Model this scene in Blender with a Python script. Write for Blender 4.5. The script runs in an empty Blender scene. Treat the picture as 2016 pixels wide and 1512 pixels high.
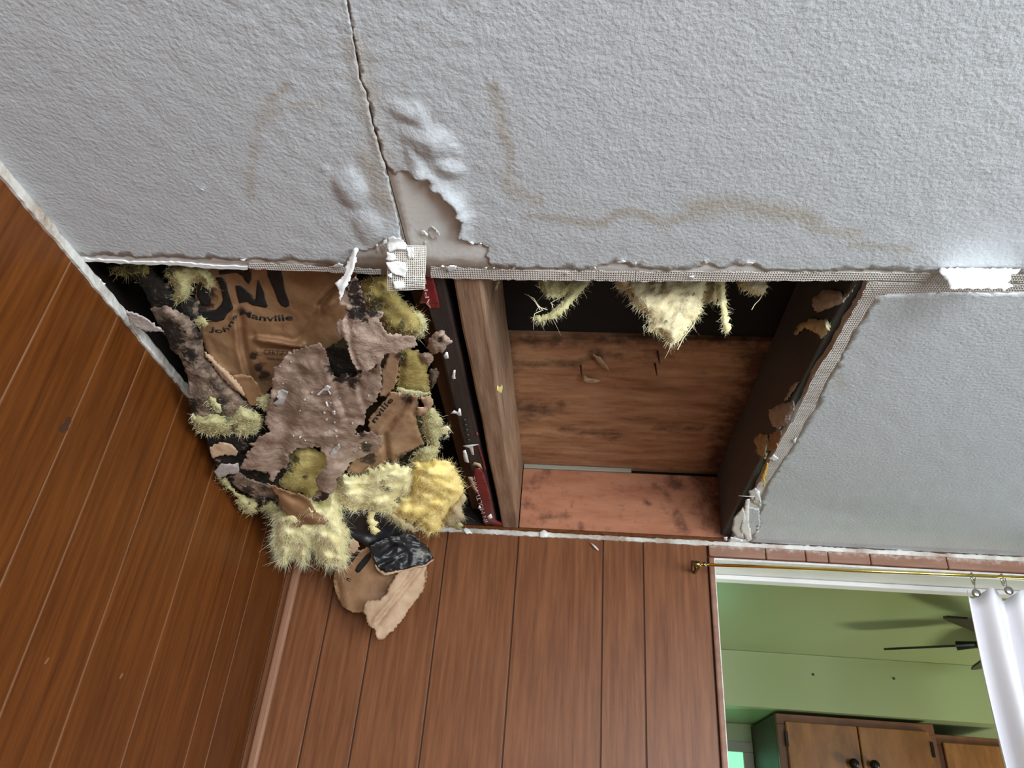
import bpy, bmesh, math, random
import numpy as np
from mathutils import Vector, Matrix, noise
from mathutils.geometry import delaunay_2d_cdt

random.seed(7)
S = bpy.context.scene
COL = S.collection
H = 0.65            # ceiling height above the lens
Z0 = 1.70           # lens height
ZC = Z0 + H         # ceiling

# ------------------------------------------------------------------ camera
PITCH, YAW, ROLL, FPX = 0.542574, -0.106430, 0.088625, 1454.16
def _axes(a, b, c):
    f = Vector((math.sin(b)*math.cos(a), math.cos(b)*math.cos(a), math.sin(a)))
    r0 = Vector((math.cos(b), -math.sin(b), 0)); u0 = r0.cross(f)
    return (r0*math.cos(c)+u0*math.sin(c), u0*math.cos(c)-r0*math.sin(c), f)
CR, CU, CF = _axes(PITCH, YAW, ROLL)
CAM = Vector((0, 0, Z0))
cd = bpy.data.cameras.new('camera'); cam = bpy.data.objects.new('camera', cd); COL.objects.link(cam)
cd.sensor_fit = 'HORIZONTAL'; cd.sensor_width = 36.0; cd.lens = 36.0*FPX/2016.0; cd.clip_start = 0.02
m3 = Matrix((CR, CU, -CF)).transposed()
cam.matrix_world = Matrix.Translation(CAM) @ m3.to_4x4()
S.camera = cam

# ------------------------------------------------------------------ world, lights, exposure
W = bpy.data.worlds.new('world'); S.world = W; W.use_nodes = True
W.node_tree.nodes['Background'].inputs[0].default_value = (0.62, 0.74, 0.95, 1)
W.node_tree.nodes['Background'].inputs[1].default_value = 0.35
def area(name, loc, target, sx, sy, power, col):
    l = bpy.data.lights.new(name, 'AREA'); l.shape = 'RECTANGLE'; l.size = sx; l.size_y = sy
    l.energy = power; l.color = col
    o = bpy.data.objects.new(name, l); COL.objects.link(o); o.location = loc
    o.rotation_euler = (Vector(target)-Vector(loc)).to_track_quat('-Z', 'Y').to_euler()
    return o
area('window_daylight', (2.23, -1.05, 1.45), (0.0, -1.05, 1.45), 1.7, 1.15, 62, (0.90, 0.96, 1.0))
area('window_daylight', (1.20, -2.43, 1.40), (1.20, 0, 1.40), 1.5, 1.15, 74, (0.90, 0.96, 1.0))
S.view_settings.view_transform = 'Standard'; S.view_settings.look = 'None'
S.view_settings.exposure = 0.34; S.view_settings.gamma = 1.0
S.view_settings.use_curve_mapping = False

# ------------------------------------------------------------------ pixel helpers (2016 x 1512 frame)
def ray(px, py): return CR*((px-1008)/FPX) + CU*((756-py)/FPX) + CF
def on_z(px, py, k=1.0): d = ray(px, py); return CAM + d*(k*H/d.z)
def on_y(px, py, k): d = ray(px, py); return CAM + d*(k*H/d.y)
def on_x(px, py, k): d = ray(px, py); return CAM + d*(k*H/d.x)
def at(px, py, dep): return CAM + ray(px, py)*dep
def proj(P):
    d = P-CAM; z = d.dot(CF)
    return (1008+FPX*d.dot(CR)/z, 756-FPX*d.dot(CU)/z)
def q(ox, oy, s, pts): return [(ox+x/s, oy+y/s) for x, y in pts]

class RBF:
    def __init__(self, pts):
        p = np.array(pts, float); self.x = p[:, :2]/500.0; n = len(p)
        d = np.linalg.norm(self.x[:, None]-self.x[None], axis=2)
        A = np.zeros((n+3, n+3)); A[:n, :n] = d + 0.02*np.eye(n)*0
        A[:n, n] = 1; A[:n, n+1:] = self.x; A[n, :n] = 1; A[n+1:, :n] = self.x.T
        b = np.zeros(n+3); b[:n] = p[:, 2]
        self.w = np.linalg.solve(A, b)
    def __call__(self, px, py):
        v = np.array((px/500.0, py/500.0)); d = np.linalg.norm(self.x-v, axis=1)
        n = len(d)
        return float(d@self.w[:n] + self.w[n] + v@self.w[n+1:])
# how far below the lens axis the hanging heap lies (units of H)
HEAP = RBF([(200,530,1.70),(350,560,1.72),(450,540,1.70),(600,550,1.68),(700,560,1.66),(820,560,1.65),(300,620,1.80),(400,700,1.88),
 (500,700,1.87),(600,700,1.84),(700,700,1.82),(820,700,1.83),(380,820,2.02),(500,820,2.04),(600,820,2.03),(700,820,2.04),
 (850,820,2.08),(430,930,2.21),(500,950,2.30),(600,950,2.32),(700,950,2.38),(880,950,2.43),(500,1010,2.42),(560,1080,2.66),
 (650,1080,2.60),(800,1050,2.66),(880,1040,2.72),(700,1150,2.64),(740,1255,2.56),(820,1150,2.64),(600,1110,2.66)])

# ------------------------------------------------------------------ materials
def material(name, c1, c2=None, rough=0.7, scale=8.0, stretch=(1,1,1), bump=0.0, bscale=60.0, bstretch=None, detail=6.0,
             spec=0.35, metal=0.0, c3=None, stain=None, lo=0.3, hi=0.7, sub=0.0, sharp=0.25, bdist=0.004, coat=0.0, emis=None):
    m = bpy.data.materials.new(name); m.use_nodes = True
    nt = m.node_tree; N = nt.nodes; L = nt.links
    b = N['Principled BSDF']
    b.inputs['Roughness'].default_value = rough; b.inputs['Metallic'].default_value = metal
    b.inputs['Specular IOR Level'].default_value = spec; b.inputs['Coat Weight'].default_value = coat
    tc = N.new('ShaderNodeTexCoord'); mp = N.new('ShaderNodeMapping'); mp.inputs['Scale'].default_value = stretch
    geo = N.new('ShaderNodeNewGeometry')
    L.new(geo.outputs['Position'], mp.inputs['Vector'])
    c2 = c2 or c1
    nz = N.new('ShaderNodeTexNoise'); nz.inputs['Scale'].default_value = scale; nz.inputs['Detail'].default_value = detail
    nz.inputs['Roughness'].default_value = 0.62
    L.new(mp.outputs['Vector'], nz.inputs['Vector'])
    cr = N.new('ShaderNodeValToRGB'); e = cr.color_ramp.elements
    e[0].position = lo; e[0].color = (*c1, 1); e[1].position = hi; e[1].color = (*c2, 1)
    if c3: k = cr.color_ramp.elements.new((lo+hi)/2); k.color = (*c3, 1)
    L.new(nz.outputs['Fac'], cr.inputs['Fac'])
    out = cr.outputs['Color']
    if stain:
        at_ = N.new('ShaderNodeAttribute'); at_.attribute_name = 'stain'
        n2 = N.new('ShaderNodeTexNoise'); n2.inputs['Scale'].default_value = stain[1]; n2.inputs['Detail'].default_value = 8
        n2.inputs['Roughness'].default_value = 0.7
        L.new(geo.outputs['Position'], n2.inputs['Vector'])
        mm = N.new('ShaderNodeMath'); mm.operation = 'MULTIPLY_ADD'; mm.inputs[1].default_value = stain[2]; mm.inputs[2].default_value = -0.5*stain[2]
        L.new(n2.outputs['Fac'], mm.inputs[0])
        ad = N.new('ShaderNodeMath'); ad.operation = 'ADD'
        L.new(at_.outputs['Fac'], ad.inputs[0]); L.new(mm.outputs[0], ad.inputs[1])
        mr = N.new('ShaderNodeMapRange'); mr.inputs['From Min'].default_value = 0.5-sharp; mr.inputs['From Max'].default_value = 0.5+sharp
        mr.inputs['To Max'].default_value = stain[3] if len(stain) > 3 else 1.0
        L.new(ad.outputs[0], mr.inputs['Value'])
        mx = N.new('ShaderNodeMix'); mx.data_type = 'RGBA'; mx.inputs['B'].default_value = (*stain[0], 1)
        L.new(mr.outputs[0], mx.inputs['Factor']); L.new(out, mx.inputs['A']); out = mx.outputs['Result']
    L.new(out, b.inputs['Base Color'])
    if sub: b.inputs['Subsurface Weight'].default_value = sub; b.inputs['Subsurface Radius'].default_value = (0.01, 0.008, 0.004)
    if bump:
        mb = N.new('ShaderNodeMapping'); mb.inputs['Scale'].default_value = bstretch or stretch
        L.new(geo.outputs['Position'], mb.inputs['Vector'])
        nb = N.new('ShaderNodeTexNoise'); nb.inputs['Scale'].default_value = bscale; nb.inputs['Detail'].default_value = 4.5; nb.inputs['Roughness'].default_value = 0.55
        L.new(mb.outputs['Vector'], nb.inputs['Vector'])
        bp = N.new('ShaderNodeBump'); bp.inputs['Strength'].default_value = bump; bp.inputs['Distance'].default_value = bdist
        L.new(nb.outputs['Fac'], bp.inputs['Height']); L.new(bp.outputs['Normal'], b.inputs['Normal'])
    if emis: b.inputs['Emission Color'].default_value = (*emis[:3], 1); b.inputs['Emission Strength'].default_value = emis[3]
    return m
M = {}
M['paint'] = material('ceiling_paint', (0.55,0.582,0.605), (0.59,0.622,0.645), 0.6, 3, bump=0.32, bscale=190, stain=((0.40,0.335,0.235), 45, 1.2, 0.75), sharp=0.4, bdist=0.0045)
M['paint_edge'] = material('paint_edge', (0.72,0.72,0.71), (0.82,0.81,0.79), 0.6, 30, bump=0.2, bscale=200)
M['crack_edge'] = material('crack_edge', (0.16,0.12,0.09), (0.30,0.24,0.19), 0.8, 60)
M['flake'] = material('paint_flake_white', (0.80,0.80,0.78), (0.88,0.88,0.86), 0.5, 30, bump=0.2, bscale=150)
M['paper'] = material('board_paper', (0.66,0.645,0.615), (0.75,0.735,0.705), 0.85, 14, bump=0.15, bscale=180, stain=((0.24,0.17,0.12), 40, 0.8, 0.8))
M['gypsum'] = material('gypsum', (0.55,0.52,0.48), (0.70,0.67,0.62), 0.9, 60, bump=0.5, bscale=250)
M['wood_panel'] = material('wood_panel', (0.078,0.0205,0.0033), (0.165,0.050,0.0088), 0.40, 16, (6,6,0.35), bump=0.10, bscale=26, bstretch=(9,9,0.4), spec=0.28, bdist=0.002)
M['wood_panel_back'] = material('wood_panel_back', (0.128,0.044,0.016), (0.240,0.094,0.037), 0.40, 16, (6,6,0.35), bump=0.10, bscale=26, bstretch=(9,9,0.4), spec=0.3, bdist=0.002)  # paler copy of the panel wood, window sheen put into the colour
M['panel_groove'] = material('panel_groove', (0.20,0.095,0.042), (0.27,0.14,0.07), 0.5, 20, (2,2,0.4))  # light backing: the lit groove edges are put into the colour
M['panel_groove_dark'] = material('panel_groove_dark', (0.055,0.022,0.01), (0.08,0.032,0.015), 0.5, 20, (2,2,0.4))
M['strip_wood'] = material('strip_wood', (0.26,0.125,0.070), (0.33,0.17,0.10), 0.45, 16, (6,6,0.4))
M['trim_white'] = material('trim_white', (0.60,0.59,0.54), (0.74,0.73,0.68), 0.55, 22, bump=0.5, bscale=90, stain=((0.30,0.20,0.13), 60, 0.9, 0.8))
M['casing'] = material('casing_brown', (0.22,0.105,0.066), (0.32,0.175,0.12), 0.5, 12, (0.6,3,3), bump=0.1, bscale=40, stain=((0.72,0.70,0.66), 90, 0.9))
M['joist'] = material('joist_wood', (0.18,0.105,0.065), (0.40,0.265,0.175), 0.75, 16, (3.5,0.35,3.5), bump=0.3, bscale=30, bstretch=(5,0.5,5), c3=(0.30,0.18,0.11))
M['joist_dark'] = material('joist_dark', (0.026,0.019,0.018), (0.060,0.042,0.038), 0.55, 14, (3,0.4,3), bump=0.25, bscale=30, bstretch=(4,0.5,4))
M['joist_black'] = material('joist_black', (0.068,0.078,0.090), (0.088,0.098,0.110), 0.5, 14, (3,0.4,3), bump=0.25, bscale=30, bstretch=(4,0.5,4))
M['joist_red'] = material('joist_red', (0.12,0.05,0.027), (0.20,0.088,0.045), 0.65, 14, (3,0.4,3), bump=0.25, bscale=30, bstretch=(4,0.5,4))
M['roof_board'] = material('roof_board', (0.27,0.12,0.055), (0.56,0.32,0.175), 0.75, 10, (0.8,3.5,1), bump=0.2, bscale=22, bstretch=(0.8,5,1), c3=(0.43,0.22,0.115), stain=((0.03,0.016,0.012), 30, 2.2, 0.8), sharp=0.4)
M['roof_black'] = material('roof_black', (0.006,0.0055,0.006), (0.014,0.012,0.012), 0.85, 9, bump=0.2, bscale=30)  # near roof board, its shade put into the colour
M['rim'] = material('rim_board', (0.30,0.11,0.055), (0.47,0.21,0.115), 0.7, 8, (0.7,1,3.0), bump=0.2, bscale=24, bstretch=(0.7,1,4), c3=(0.40,0.165,0.088), stain=((0.06,0.022,0.014), 45, 2.4, 0.75), sharp=0.4)
M['cavity'] = material('cavity_wood', (0.010,0.007,0.006), (0.028,0.018,0.014), 0.85, 8)  # shade of the enclosed bay put into a near-black wood colour
M['kraft'] = material('kraft_paper', (0.20,0.100,0.046), (0.37,0.215,0.112), 0.5, 16, bump=0.4, bscale=45, bdist=0.004, stain=((0.030,0.020,0.016), 70, 2.0, 0.95), sharp=0.15)
M['kraft_mid'] = material('kraft_mid', (0.30,0.165,0.085), (0.50,0.32,0.19), 0.5, 22, bump=0.4, bscale=45, bdist=0.004, stain=((0.035,0.024,0.02), 90, 2.0, 0.95), sharp=0.15)
M['kraft_light'] = material('kraft_light', (0.37,0.235,0.14), (0.56,0.385,0.25), 0.6, 26, bump=0.3, bscale=70, bdist=0.003, stain=((0.05,0.035,0.028), 80, 2.0, 0.9), sharp=0.15)
M['paper_grey'] = material('torn_paper_grey', (0.19,0.13,0.095), (0.52,0.40,0.32), 0.38, 30, bump=0.55, bscale=75, bdist=0.006, spec=0.5, stain=((0.014,0.011,0.010), 80, 2.4, 0.97), c3=(0.36,0.255,0.195), lo=0.28, hi=0.74, sharp=0.15, detail=10)
M['paper_pink'] = material('torn_paper_pink', (0.30,0.205,0.155), (0.50,0.375,0.30), 0.6, 40, bump=0.7, bscale=130, bdist=0.004, stain=((0.012,0.010,0.009), 110, 2.4, 0.97), sharp=0.15)
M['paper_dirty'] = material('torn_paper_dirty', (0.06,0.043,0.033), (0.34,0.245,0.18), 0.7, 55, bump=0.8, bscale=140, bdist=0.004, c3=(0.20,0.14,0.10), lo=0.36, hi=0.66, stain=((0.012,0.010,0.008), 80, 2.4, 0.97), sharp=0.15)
M['paper_scab'] = material('torn_paper_scab', (0.32,0.275,0.25), (0.46,0.41,0.38), 0.6, 60, bump=0.5, bscale=120)
M['paper_ash'] = material('torn_paper_ash', (0.44,0.39,0.355), (0.63,0.575,0.53), 0.7, 40, bump=0.4, bscale=120)
def fluffmat(n, a, b_, st=(0.05,0.045,0.03)):
    return material(n, a, b_, 0.95, 34, bump=0.5, bscale=160, bdist=0.004, spec=0.05, detail=9, stain=(st, 110, 2.4, 0.85), sharp=0.2)
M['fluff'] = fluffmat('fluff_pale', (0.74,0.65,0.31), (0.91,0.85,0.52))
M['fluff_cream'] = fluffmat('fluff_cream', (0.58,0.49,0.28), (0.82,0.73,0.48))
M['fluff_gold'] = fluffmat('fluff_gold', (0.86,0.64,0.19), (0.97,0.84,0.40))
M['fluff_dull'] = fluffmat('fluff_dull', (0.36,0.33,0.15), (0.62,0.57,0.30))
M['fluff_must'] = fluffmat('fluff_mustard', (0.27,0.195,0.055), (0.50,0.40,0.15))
M['fluff_amber'] = fluffmat('fluff_amber', (0.48,0.37,0.11), (0.70,0.58,0.24))
M['core'] = fluffmat('fluff_core', (0.03,0.022,0.012), (0.11,0.08,0.035))  # core fluff coloured dark to stand for shade in the gaps
M['fluff_tan'] = fluffmat('fluff_tan', (0.42,0.33,0.19), (0.66,0.56,0.36))
M['fibre'] = material('fibre_pale', (0.80,0.75,0.45), (0.92,0.88,0.62), 0.8, 50)
M['fibre_gold'] = material('fibre_gold', (0.88,0.70,0.27), (0.95,0.82,0.42), 0.8, 50)
M['fibre_dull'] = material('fibre_dull', (0.50,0.46,0.24), (0.70,0.65,0.40), 0.8, 50)
M['fibre_must'] = material('fibre_mustard', (0.44,0.35,0.12), (0.6,0.5,0.22), 0.8, 50)
M['ink'] = material('ink_black', (0.012,0.012,0.013), (0.022,0.021,0.02), 0.5, 60)
M['ink_brown'] = material('ink_brown', (0.05,0.03,0.02), (0.07,0.045,0.03), 0.6, 60)
M['plastic'] = material('black_plastic', (0.008,0.008,0.009), (0.02,0.02,0.022), 0.36, 30, bump=0.25, bscale=30, bdist=0.004, spec=0.5, stain=((0.12,0.11,0.07), 70, 0.9, 0.8))
M['tape_red'] = material('tape_red', (0.12,0.010,0.013), (0.26,0.022,0.027), 0.3, 40, bump=0.3, bscale=120, spec=0.6)
M['tape_print'] = material('tape_print', (0.55,0.33,0.30), None, 0.5)
M['scrim'] = material('scrim', (0.70,0.66,0.58), (0.82,0.79,0.72), 0.7, 60)
M['brass'] = material('brass', (0.85,0.62,0.12), (0.95,0.74,0.2), 0.16, 10, metal=1.0)
M['brass_dark'] = material('brass_dark', (0.30,0.24,0.10), (0.42,0.34,0.15), 0.3, 30, metal=1.0)
M['nickel'] = material('nickel', (0.42,0.40,0.38), (0.5,0.48,0.46), 0.18, 10, metal=1.0)
M['steel_dark'] = material('nail_steel', (0.03,0.02,0.016), (0.05,0.035,0.03), 0.5, 60)
M['curtain'] = material('curtain_white', (0.78,0.77,0.80), (0.82,0.81,0.84), 0.8, 8, bump=0.12, bscale=400)
M['green'] = material('kitchen_green', (0.29,0.355,0.165), (0.305,0.37,0.175), 0.33, 2, bump=0.04, bscale=30, spec=0.5)
M['cab'] = material('cabinet_wood', (0.15,0.060,0.016), (0.30,0.138,0.042), 0.35, 7, (4,4,1.2), bump=0.05, bscale=40)
M['cab_dark'] = material('cabinet_dark', (0.13,0.052,0.022), (0.20,0.085,0.035), 0.4, 9, (3,3,1))
M['cab_side'] = material('cabinet_side', (0.035,0.026,0.016), (0.06,0.045,0.03), 0.5, 9)
M['black_metal'] = material('black_metal', (0.012,0.011,0.010), (0.02,0.018,0.016), 0.35, 30, metal=0.6)
M['fan'] = material('fan_black', (0.016,0.016,0.012), (0.024,0.022,0.016), 0.4, 20)
M['white_wood'] = material('white_wood', (0.68,0.68,0.66), (0.78,0.78,0.76), 0.45, 10, bump=0.15, bscale=60, stain=((0.33,0.25,0.18), 60, 0.8, 0.8))
M['grey_wood'] = material('grey_wood', (0.30,0.29,0.23), (0.36,0.34,0.28), 0.5, 10)
M['pane'] = material('lit_pane', (0.3,0.75,0.5), None, 0.2, emis=(0.23,0.68,0.40, 1.0))
M['sky_pane'] = material('sky_pane', (0.7,0.8,0.9), None, 0.2, emis=(0.80,0.88,1.0, 2.0))
M['floor'] = material('floor_carpet', (0.15,0.125,0.10), (0.20,0.17,0.14), 0.95, 60, bump=0.5, bscale=300)
M['plaster'] = material('plain_wall', (0.30,0.27,0.24), (0.34,0.31,0.28), 0.7, 4)
M['orange'] = material('orange_scrap', (0.85,0.48,0.03), (0.95,0.58,0.06), 0.6, 30)
def weave(name, c1, c2, sx, sy):
    m = material(name, c1, c2, 0.85, 20); nt = m.node_tree; N = nt.nodes; L = nt.links
    geo = N.new('ShaderNodeNewGeometry'); b = N['Principled BSDF']; hs = []
    for ax, s in (('X', sx), ('Y', sy)):
        w = N.new('ShaderNodeTexWave'); w.bands_direction = ax; w.inputs['Scale'].default_value = s; w.inputs['Distortion'].default_value = 0.6
        w.inputs['Detail Scale'].default_value = 3
        L.new(geo.outputs['Position'], w.inputs['Vector']); hs.append(w.outputs['Fac'])
    mx = N.new('ShaderNodeMath'); mx.operation = 'MAXIMUM'; L.new(hs[0], mx.inputs[0]); L.new(hs[1], mx.inputs[1])
    bp = N.new('ShaderNodeBump'); bp.inputs['Strength'].default_value = 0.9; bp.inputs['Distance'].default_value = 0.0015
    L.new(mx.outputs[0], bp.inputs['Height']); L.new(bp.outputs['Normal'], b.inputs['Normal'])
    return m
M['tape'] = weave('mesh_tape', (0.50,0.465,0.425), (0.72,0.69,0.65), 95, 70)

# ------------------------------------------------------------------ object helpers
def link(name, me, parent=None, mats=(), kind=None, label=None, cat=None, group=None, smooth=True):
    for m in mats: me.materials.append(m)
    if smooth:
        for p in me.polygons: p.use_smooth = True
    o = bpy.data.objects.new(name, me); COL.objects.link(o)
    if parent is not None:
        o.parent = parent; o.matrix_parent_inverse = Matrix.Translation(-parent.location) if parent.parent is None else Matrix.Translation(-parent.matrix_basis.translation)
    tag(o, label, cat, group, kind)
    return o
def tag(o, label=None, cat=None, group=None, kind=None):
    if label: o['label'] = label
    if cat: o['category'] = cat
    if group: o['group'] = group
    if kind: o['kind'] = kind
    return o
def empty(name, loc, label=None, cat=None, group=None, kind=None):
    o = bpy.data.objects.new(name, None); COL.objects.link(o); o.location = loc; o.empty_display_size = 0.05
    return tag(o, label, cat, group, kind)
def put(o, parent):
    """parent an object whose mesh is in world coordinates"""
    o.parent = parent
    off = Vector((0,0,0)); p = parent
    while p is not None: off += p.location; p = p.parent
    o.location = o.location - off
    return o
def center(me):
    c = Vector((0,0,0)); n = len(me.vertices)
    for v in me.vertices: c += v.co
    c /= max(n, 1)
    for v in me.vertices: v.co -= c
    return c
def obj(name, me, mats, parent=None, kind=None, label=None, cat=None, group=None, smooth=True):
    c = center(me); o = link(name, me, None, mats if isinstance(mats, (list, tuple)) else (mats,), kind, label, cat, group, smooth)
    o.location = c
    if parent is not None: put(o, parent)
    return o
def mesh(name, vs, fs, mi=None):
    me = bpy.data.meshes.new(name); me.from_pydata([tuple(v) for v in vs], [], fs); me.update()
    if mi: me.polygons.foreach_set('material_index', mi)
    return me
def bm_mesh(bm, name='m'):
    me = bpy.data.meshes.new(name); bmesh.ops.recalc_face_normals(bm, faces=bm.faces); bm.to_mesh(me); bm.free(); return me
def add_box(bm, lo, hi, bevel=0.0, segs=2):
    g = bmesh.ops.create_cube(bm, size=1.0)['verts']
    for v in g: v.co = Vector(((lo[i]+hi[i])/2 + v.co[i]*(hi[i]-lo[i]) for i in range(3)))
    if bevel:
        es = {e for v in g for e in v.link_edges}
        bmesh.ops.bevel(bm, geom=list(es), offset=bevel, segments=segs, affect='EDGES', profile=0.5)
def box(name, lo, hi, mat, parent=None, bevel=0.002, smooth=False, **k):
    bm = bmesh.new(); add_box(bm, lo, hi, bevel)
    return obj(name, bm_mesh(bm, name), mat, parent, smooth=smooth, **k)
def add_tube(bm, pts, rad, seg=8, cap=True):
    pts = [Vector(p) for p in pts]; rings = []
    rs = rad if isinstance(rad, (list, tuple)) else [rad]*len(pts)
    up = Vector((0,0,1)); prev = None
    for i, p in enumerate(pts):
        t = (pts[min(i+1, len(pts)-1)]-pts[max(i-1, 0)]).normalized()
        a = t.cross(up if abs(t.z) < 0.9 else Vector((1,0,0))).normalized() if prev is None else (prev-t*prev.dot(t)).normalized()
        b = t.cross(a); prev = a
        rings.append([bm.verts.new(p+(a*math.cos(2*math.pi*k/seg)+b*math.sin(2*math.pi*k/seg))*rs[i]) for k in range(seg)])
    for r0, r1 in zip(rings, rings[1:]):
        for k in range(seg): bm.faces.new((r0[k], r0[(k+1)%seg], r1[(k+1)%seg], r1[k]))
    if cap: bm.faces.new(rings[0][::-1]); bm.faces.new(rings[-1])
def tube(name, pts, rad, mat, parent=None, seg=10, **k):
    bm = bmesh.new(); add_tube(bm, pts, rad, seg)
    return obj(name, bm_mesh(bm, name), mat, parent, **k)
def inside(p, poly):
    x, y = p; c = False; j = len(poly)-1
    for i in range(len(poly)):
        xi, yi = poly[i]; xj, yj = poly[j]
        if (yi > y) != (yj > y) and x < (xj-xi)*(y-yi)/(yj-yi)+xi: c = not c
        j = i
    return c
def densify(poly, step, jag=0.0, rng=random, fine=None):
    out = []
    n = len(poly)
    for i in range(n):
        a, b = Vector(poly[i]), Vector(poly[(i+1)%n]); d = b-a; L = d.length
        k = max(1, int(L/step)); nn = Vector((-d.y, d.x)).normalized() if L > 1e-9 else Vector((0,0))
        for t in range(k):
            p = a+d*(t/k)
            if jag: p = p + nn*rng.gauss(0, jag)*(0.5 if t == 0 else 1)
            out.append((p.x, p.y))
    return out
def polydist(P, poly):
    """distances of the points P (n,2) to the closed polyline"""
    A = np.array(poly); B = np.roll(A, -1, 0); D = B-A; LL = (D**2).sum(1)+1e-12
    res = np.full(len(P), 1e9)
    for i in range(len(A)):
        t = np.clip(((P-A[i])@D[i])/LL[i], 0, 1)
        d = np.linalg.norm(P-(A[i]+t[:, None]*D[i]), axis=1); res = np.minimum(res, d)
    return res
def linedist(p, line):
    best = 1e9
    for a, b in zip(line, line[1:]):
        ax, ay = a; dx, dy = b[0]-ax, b[1]-ay; L = dx*dx+dy*dy+1e-9
        t = max(0, min(1, ((p[0]-ax)*dx+(p[1]-ay)*dy)/L)); best = min(best, math.hypot(p[0]-ax-t*dx, p[1]-ay-t*dy))
    return best
def triangulate(poly, step, rng):
    xs = [p[0] for p in poly]; ys = [p[1] for p in poly]
    pts = list(poly); nb = len(poly); g = []
    y = min(ys); row = 0
    while y < max(ys):
        x = min(xs)+(row % 2)*step/2
        while x < max(xs):
            p = (x+rng.uniform(-.2, .2)*step, y+rng.uniform(-.2, .2)*step)
            if inside(p, poly): g.append(p)
            x += step
        y += step*0.87; row += 1
    if g:
        d = polydist(np.array(g), poly); g = [p for p, k in zip(g, d) if k > step*0.45]
    pts += g
    r = delaunay_2d_cdt([Vector(p) for p in pts], [(i, (i+1) % nb) for i in range(nb)], [], 1, 1e-6)
    V = [(v.x, v.y) for v in r[0]]; F = [tuple(f) for f in r[2]]
    F = [f for f in F if inside((sum(V[i][0] for i in f)/3, sum(V[i][1] for i in f)/3), poly)]
    return V, F
def close_solid(V, F):
    """boundary edges (directed) of a triangle list"""
    ed = {}
    for f in F:
        for a, b in zip(f, f[1:]+f[:1]): ed[(a, b)] = 1
    return [(a, b) for a, b in ed if (b, a) not in ed]

def sheet(name, out, mat, parent=None, off=0.0, T=0.0, thick=0.0014, step=6, jag=1.2, crum=0.004, freq=22.0, creases=(), stains=(), dep=None,
          seed=None, tilt=(0,0), curl=0.0, fib=0, fibmat=None, fiblen=(0.008,0.03), droop=0.4, back=0.6, rad=None, **k):
    """a torn sheet (T = 0) or a puffed-up tuft (T > 0) whose outline is seen at the given pixels, hung at its own distance"""
    rng = random.Random(seed if seed is not None else sum(map(ord, name)) % 1000 + len(out)*13 + int(out[0][0]))
    dep = dep or (lambda x, y: HEAP(x, y)*H)
    poly = densify(out, max(3.0, step*0.8), jag, rng)
    V, F = triangulate(poly, step, rng)
    P = np.array(V); d = polydist(P, poly); dsm = polydist(P, out) if T else d; dm = max(d.max(), 1e-6); R = rad or dm*0.8
    cx, cy = P.mean(0); so = Vector((rng.uniform(-50, 50), rng.uniform(-50, 50), rng.uniform(-50, 50)))
    fr, bk, st = [], [], []
    for (x, y), e, es in zip(V, d, dsm):
        z = dep(x, y)+off+tilt[0]*(x-cx)+tilt[1]*(y-cy)
        p = at(x, y, z)
        w = min(1.0, e/(step*2.0)) if T else 1.0
        n1 = noise.fractal(p*freq+so, 0.9, 2.1, 4)
        n2 = abs(noise.noise(p*freq*0.7+so*1.7))
        dz = crum*(n1*0.8 - (1-2*n2)*0.6)
        for ln, hh, ww in creases:
            dz += hh*math.exp(-(linedist((x, y), ln)/ww)**2)
        if curl: dz += curl*max(0, 1-e/(0.5*dm))**2
        bu = T*math.sqrt(max(0, 1-(1-min(es/R, 1))**2))*w if T else 0
        if T: bu += w*(abs(T)*0.45*noise.fractal(p*26+so, 1.0, 2.0, 2)+0.0016*noise.noise(p*170+so))
        fr.append(at(x, y, z+dz-bu)); bk.append(at(x, y, z+dz+(bu*back if T else thick)+0.0006))
        s = 0
        for sx, sy, sr in stains: s = max(s, 1.0-math.hypot(x-sx, y-sy)/sr*0.5)
        st.append(max(0, s))
    n = len(V)
    # orientation: front faces look at the lens
    f0 = F[0]; nn = (fr[f0[1]]-fr[f0[0]]).cross(fr[f0[2]]-fr[f0[0]])
    if nn.dot(fr[f0[0]]-CAM) > 0: F = [f[::-1] for f in F]
    faces = list(F)+[tuple(i+n for i in f[::-1]) for f in F]
    for a, b in close_solid(V, F): faces.append((a, a+n, b+n, b))
    me = mesh(name, fr+bk, faces)
    a = me.attributes.new('stain', 'FLOAT', 'POINT'); a.data.foreach_set('value', st+st)
    o = obj(name, me, mat, parent, **k)
    if fib:
        fibres(o, fr, bk, F, close_solid(V, F), fib, M[fibmat or 'fibre'], fiblen, droop, rng)
    return o
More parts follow.
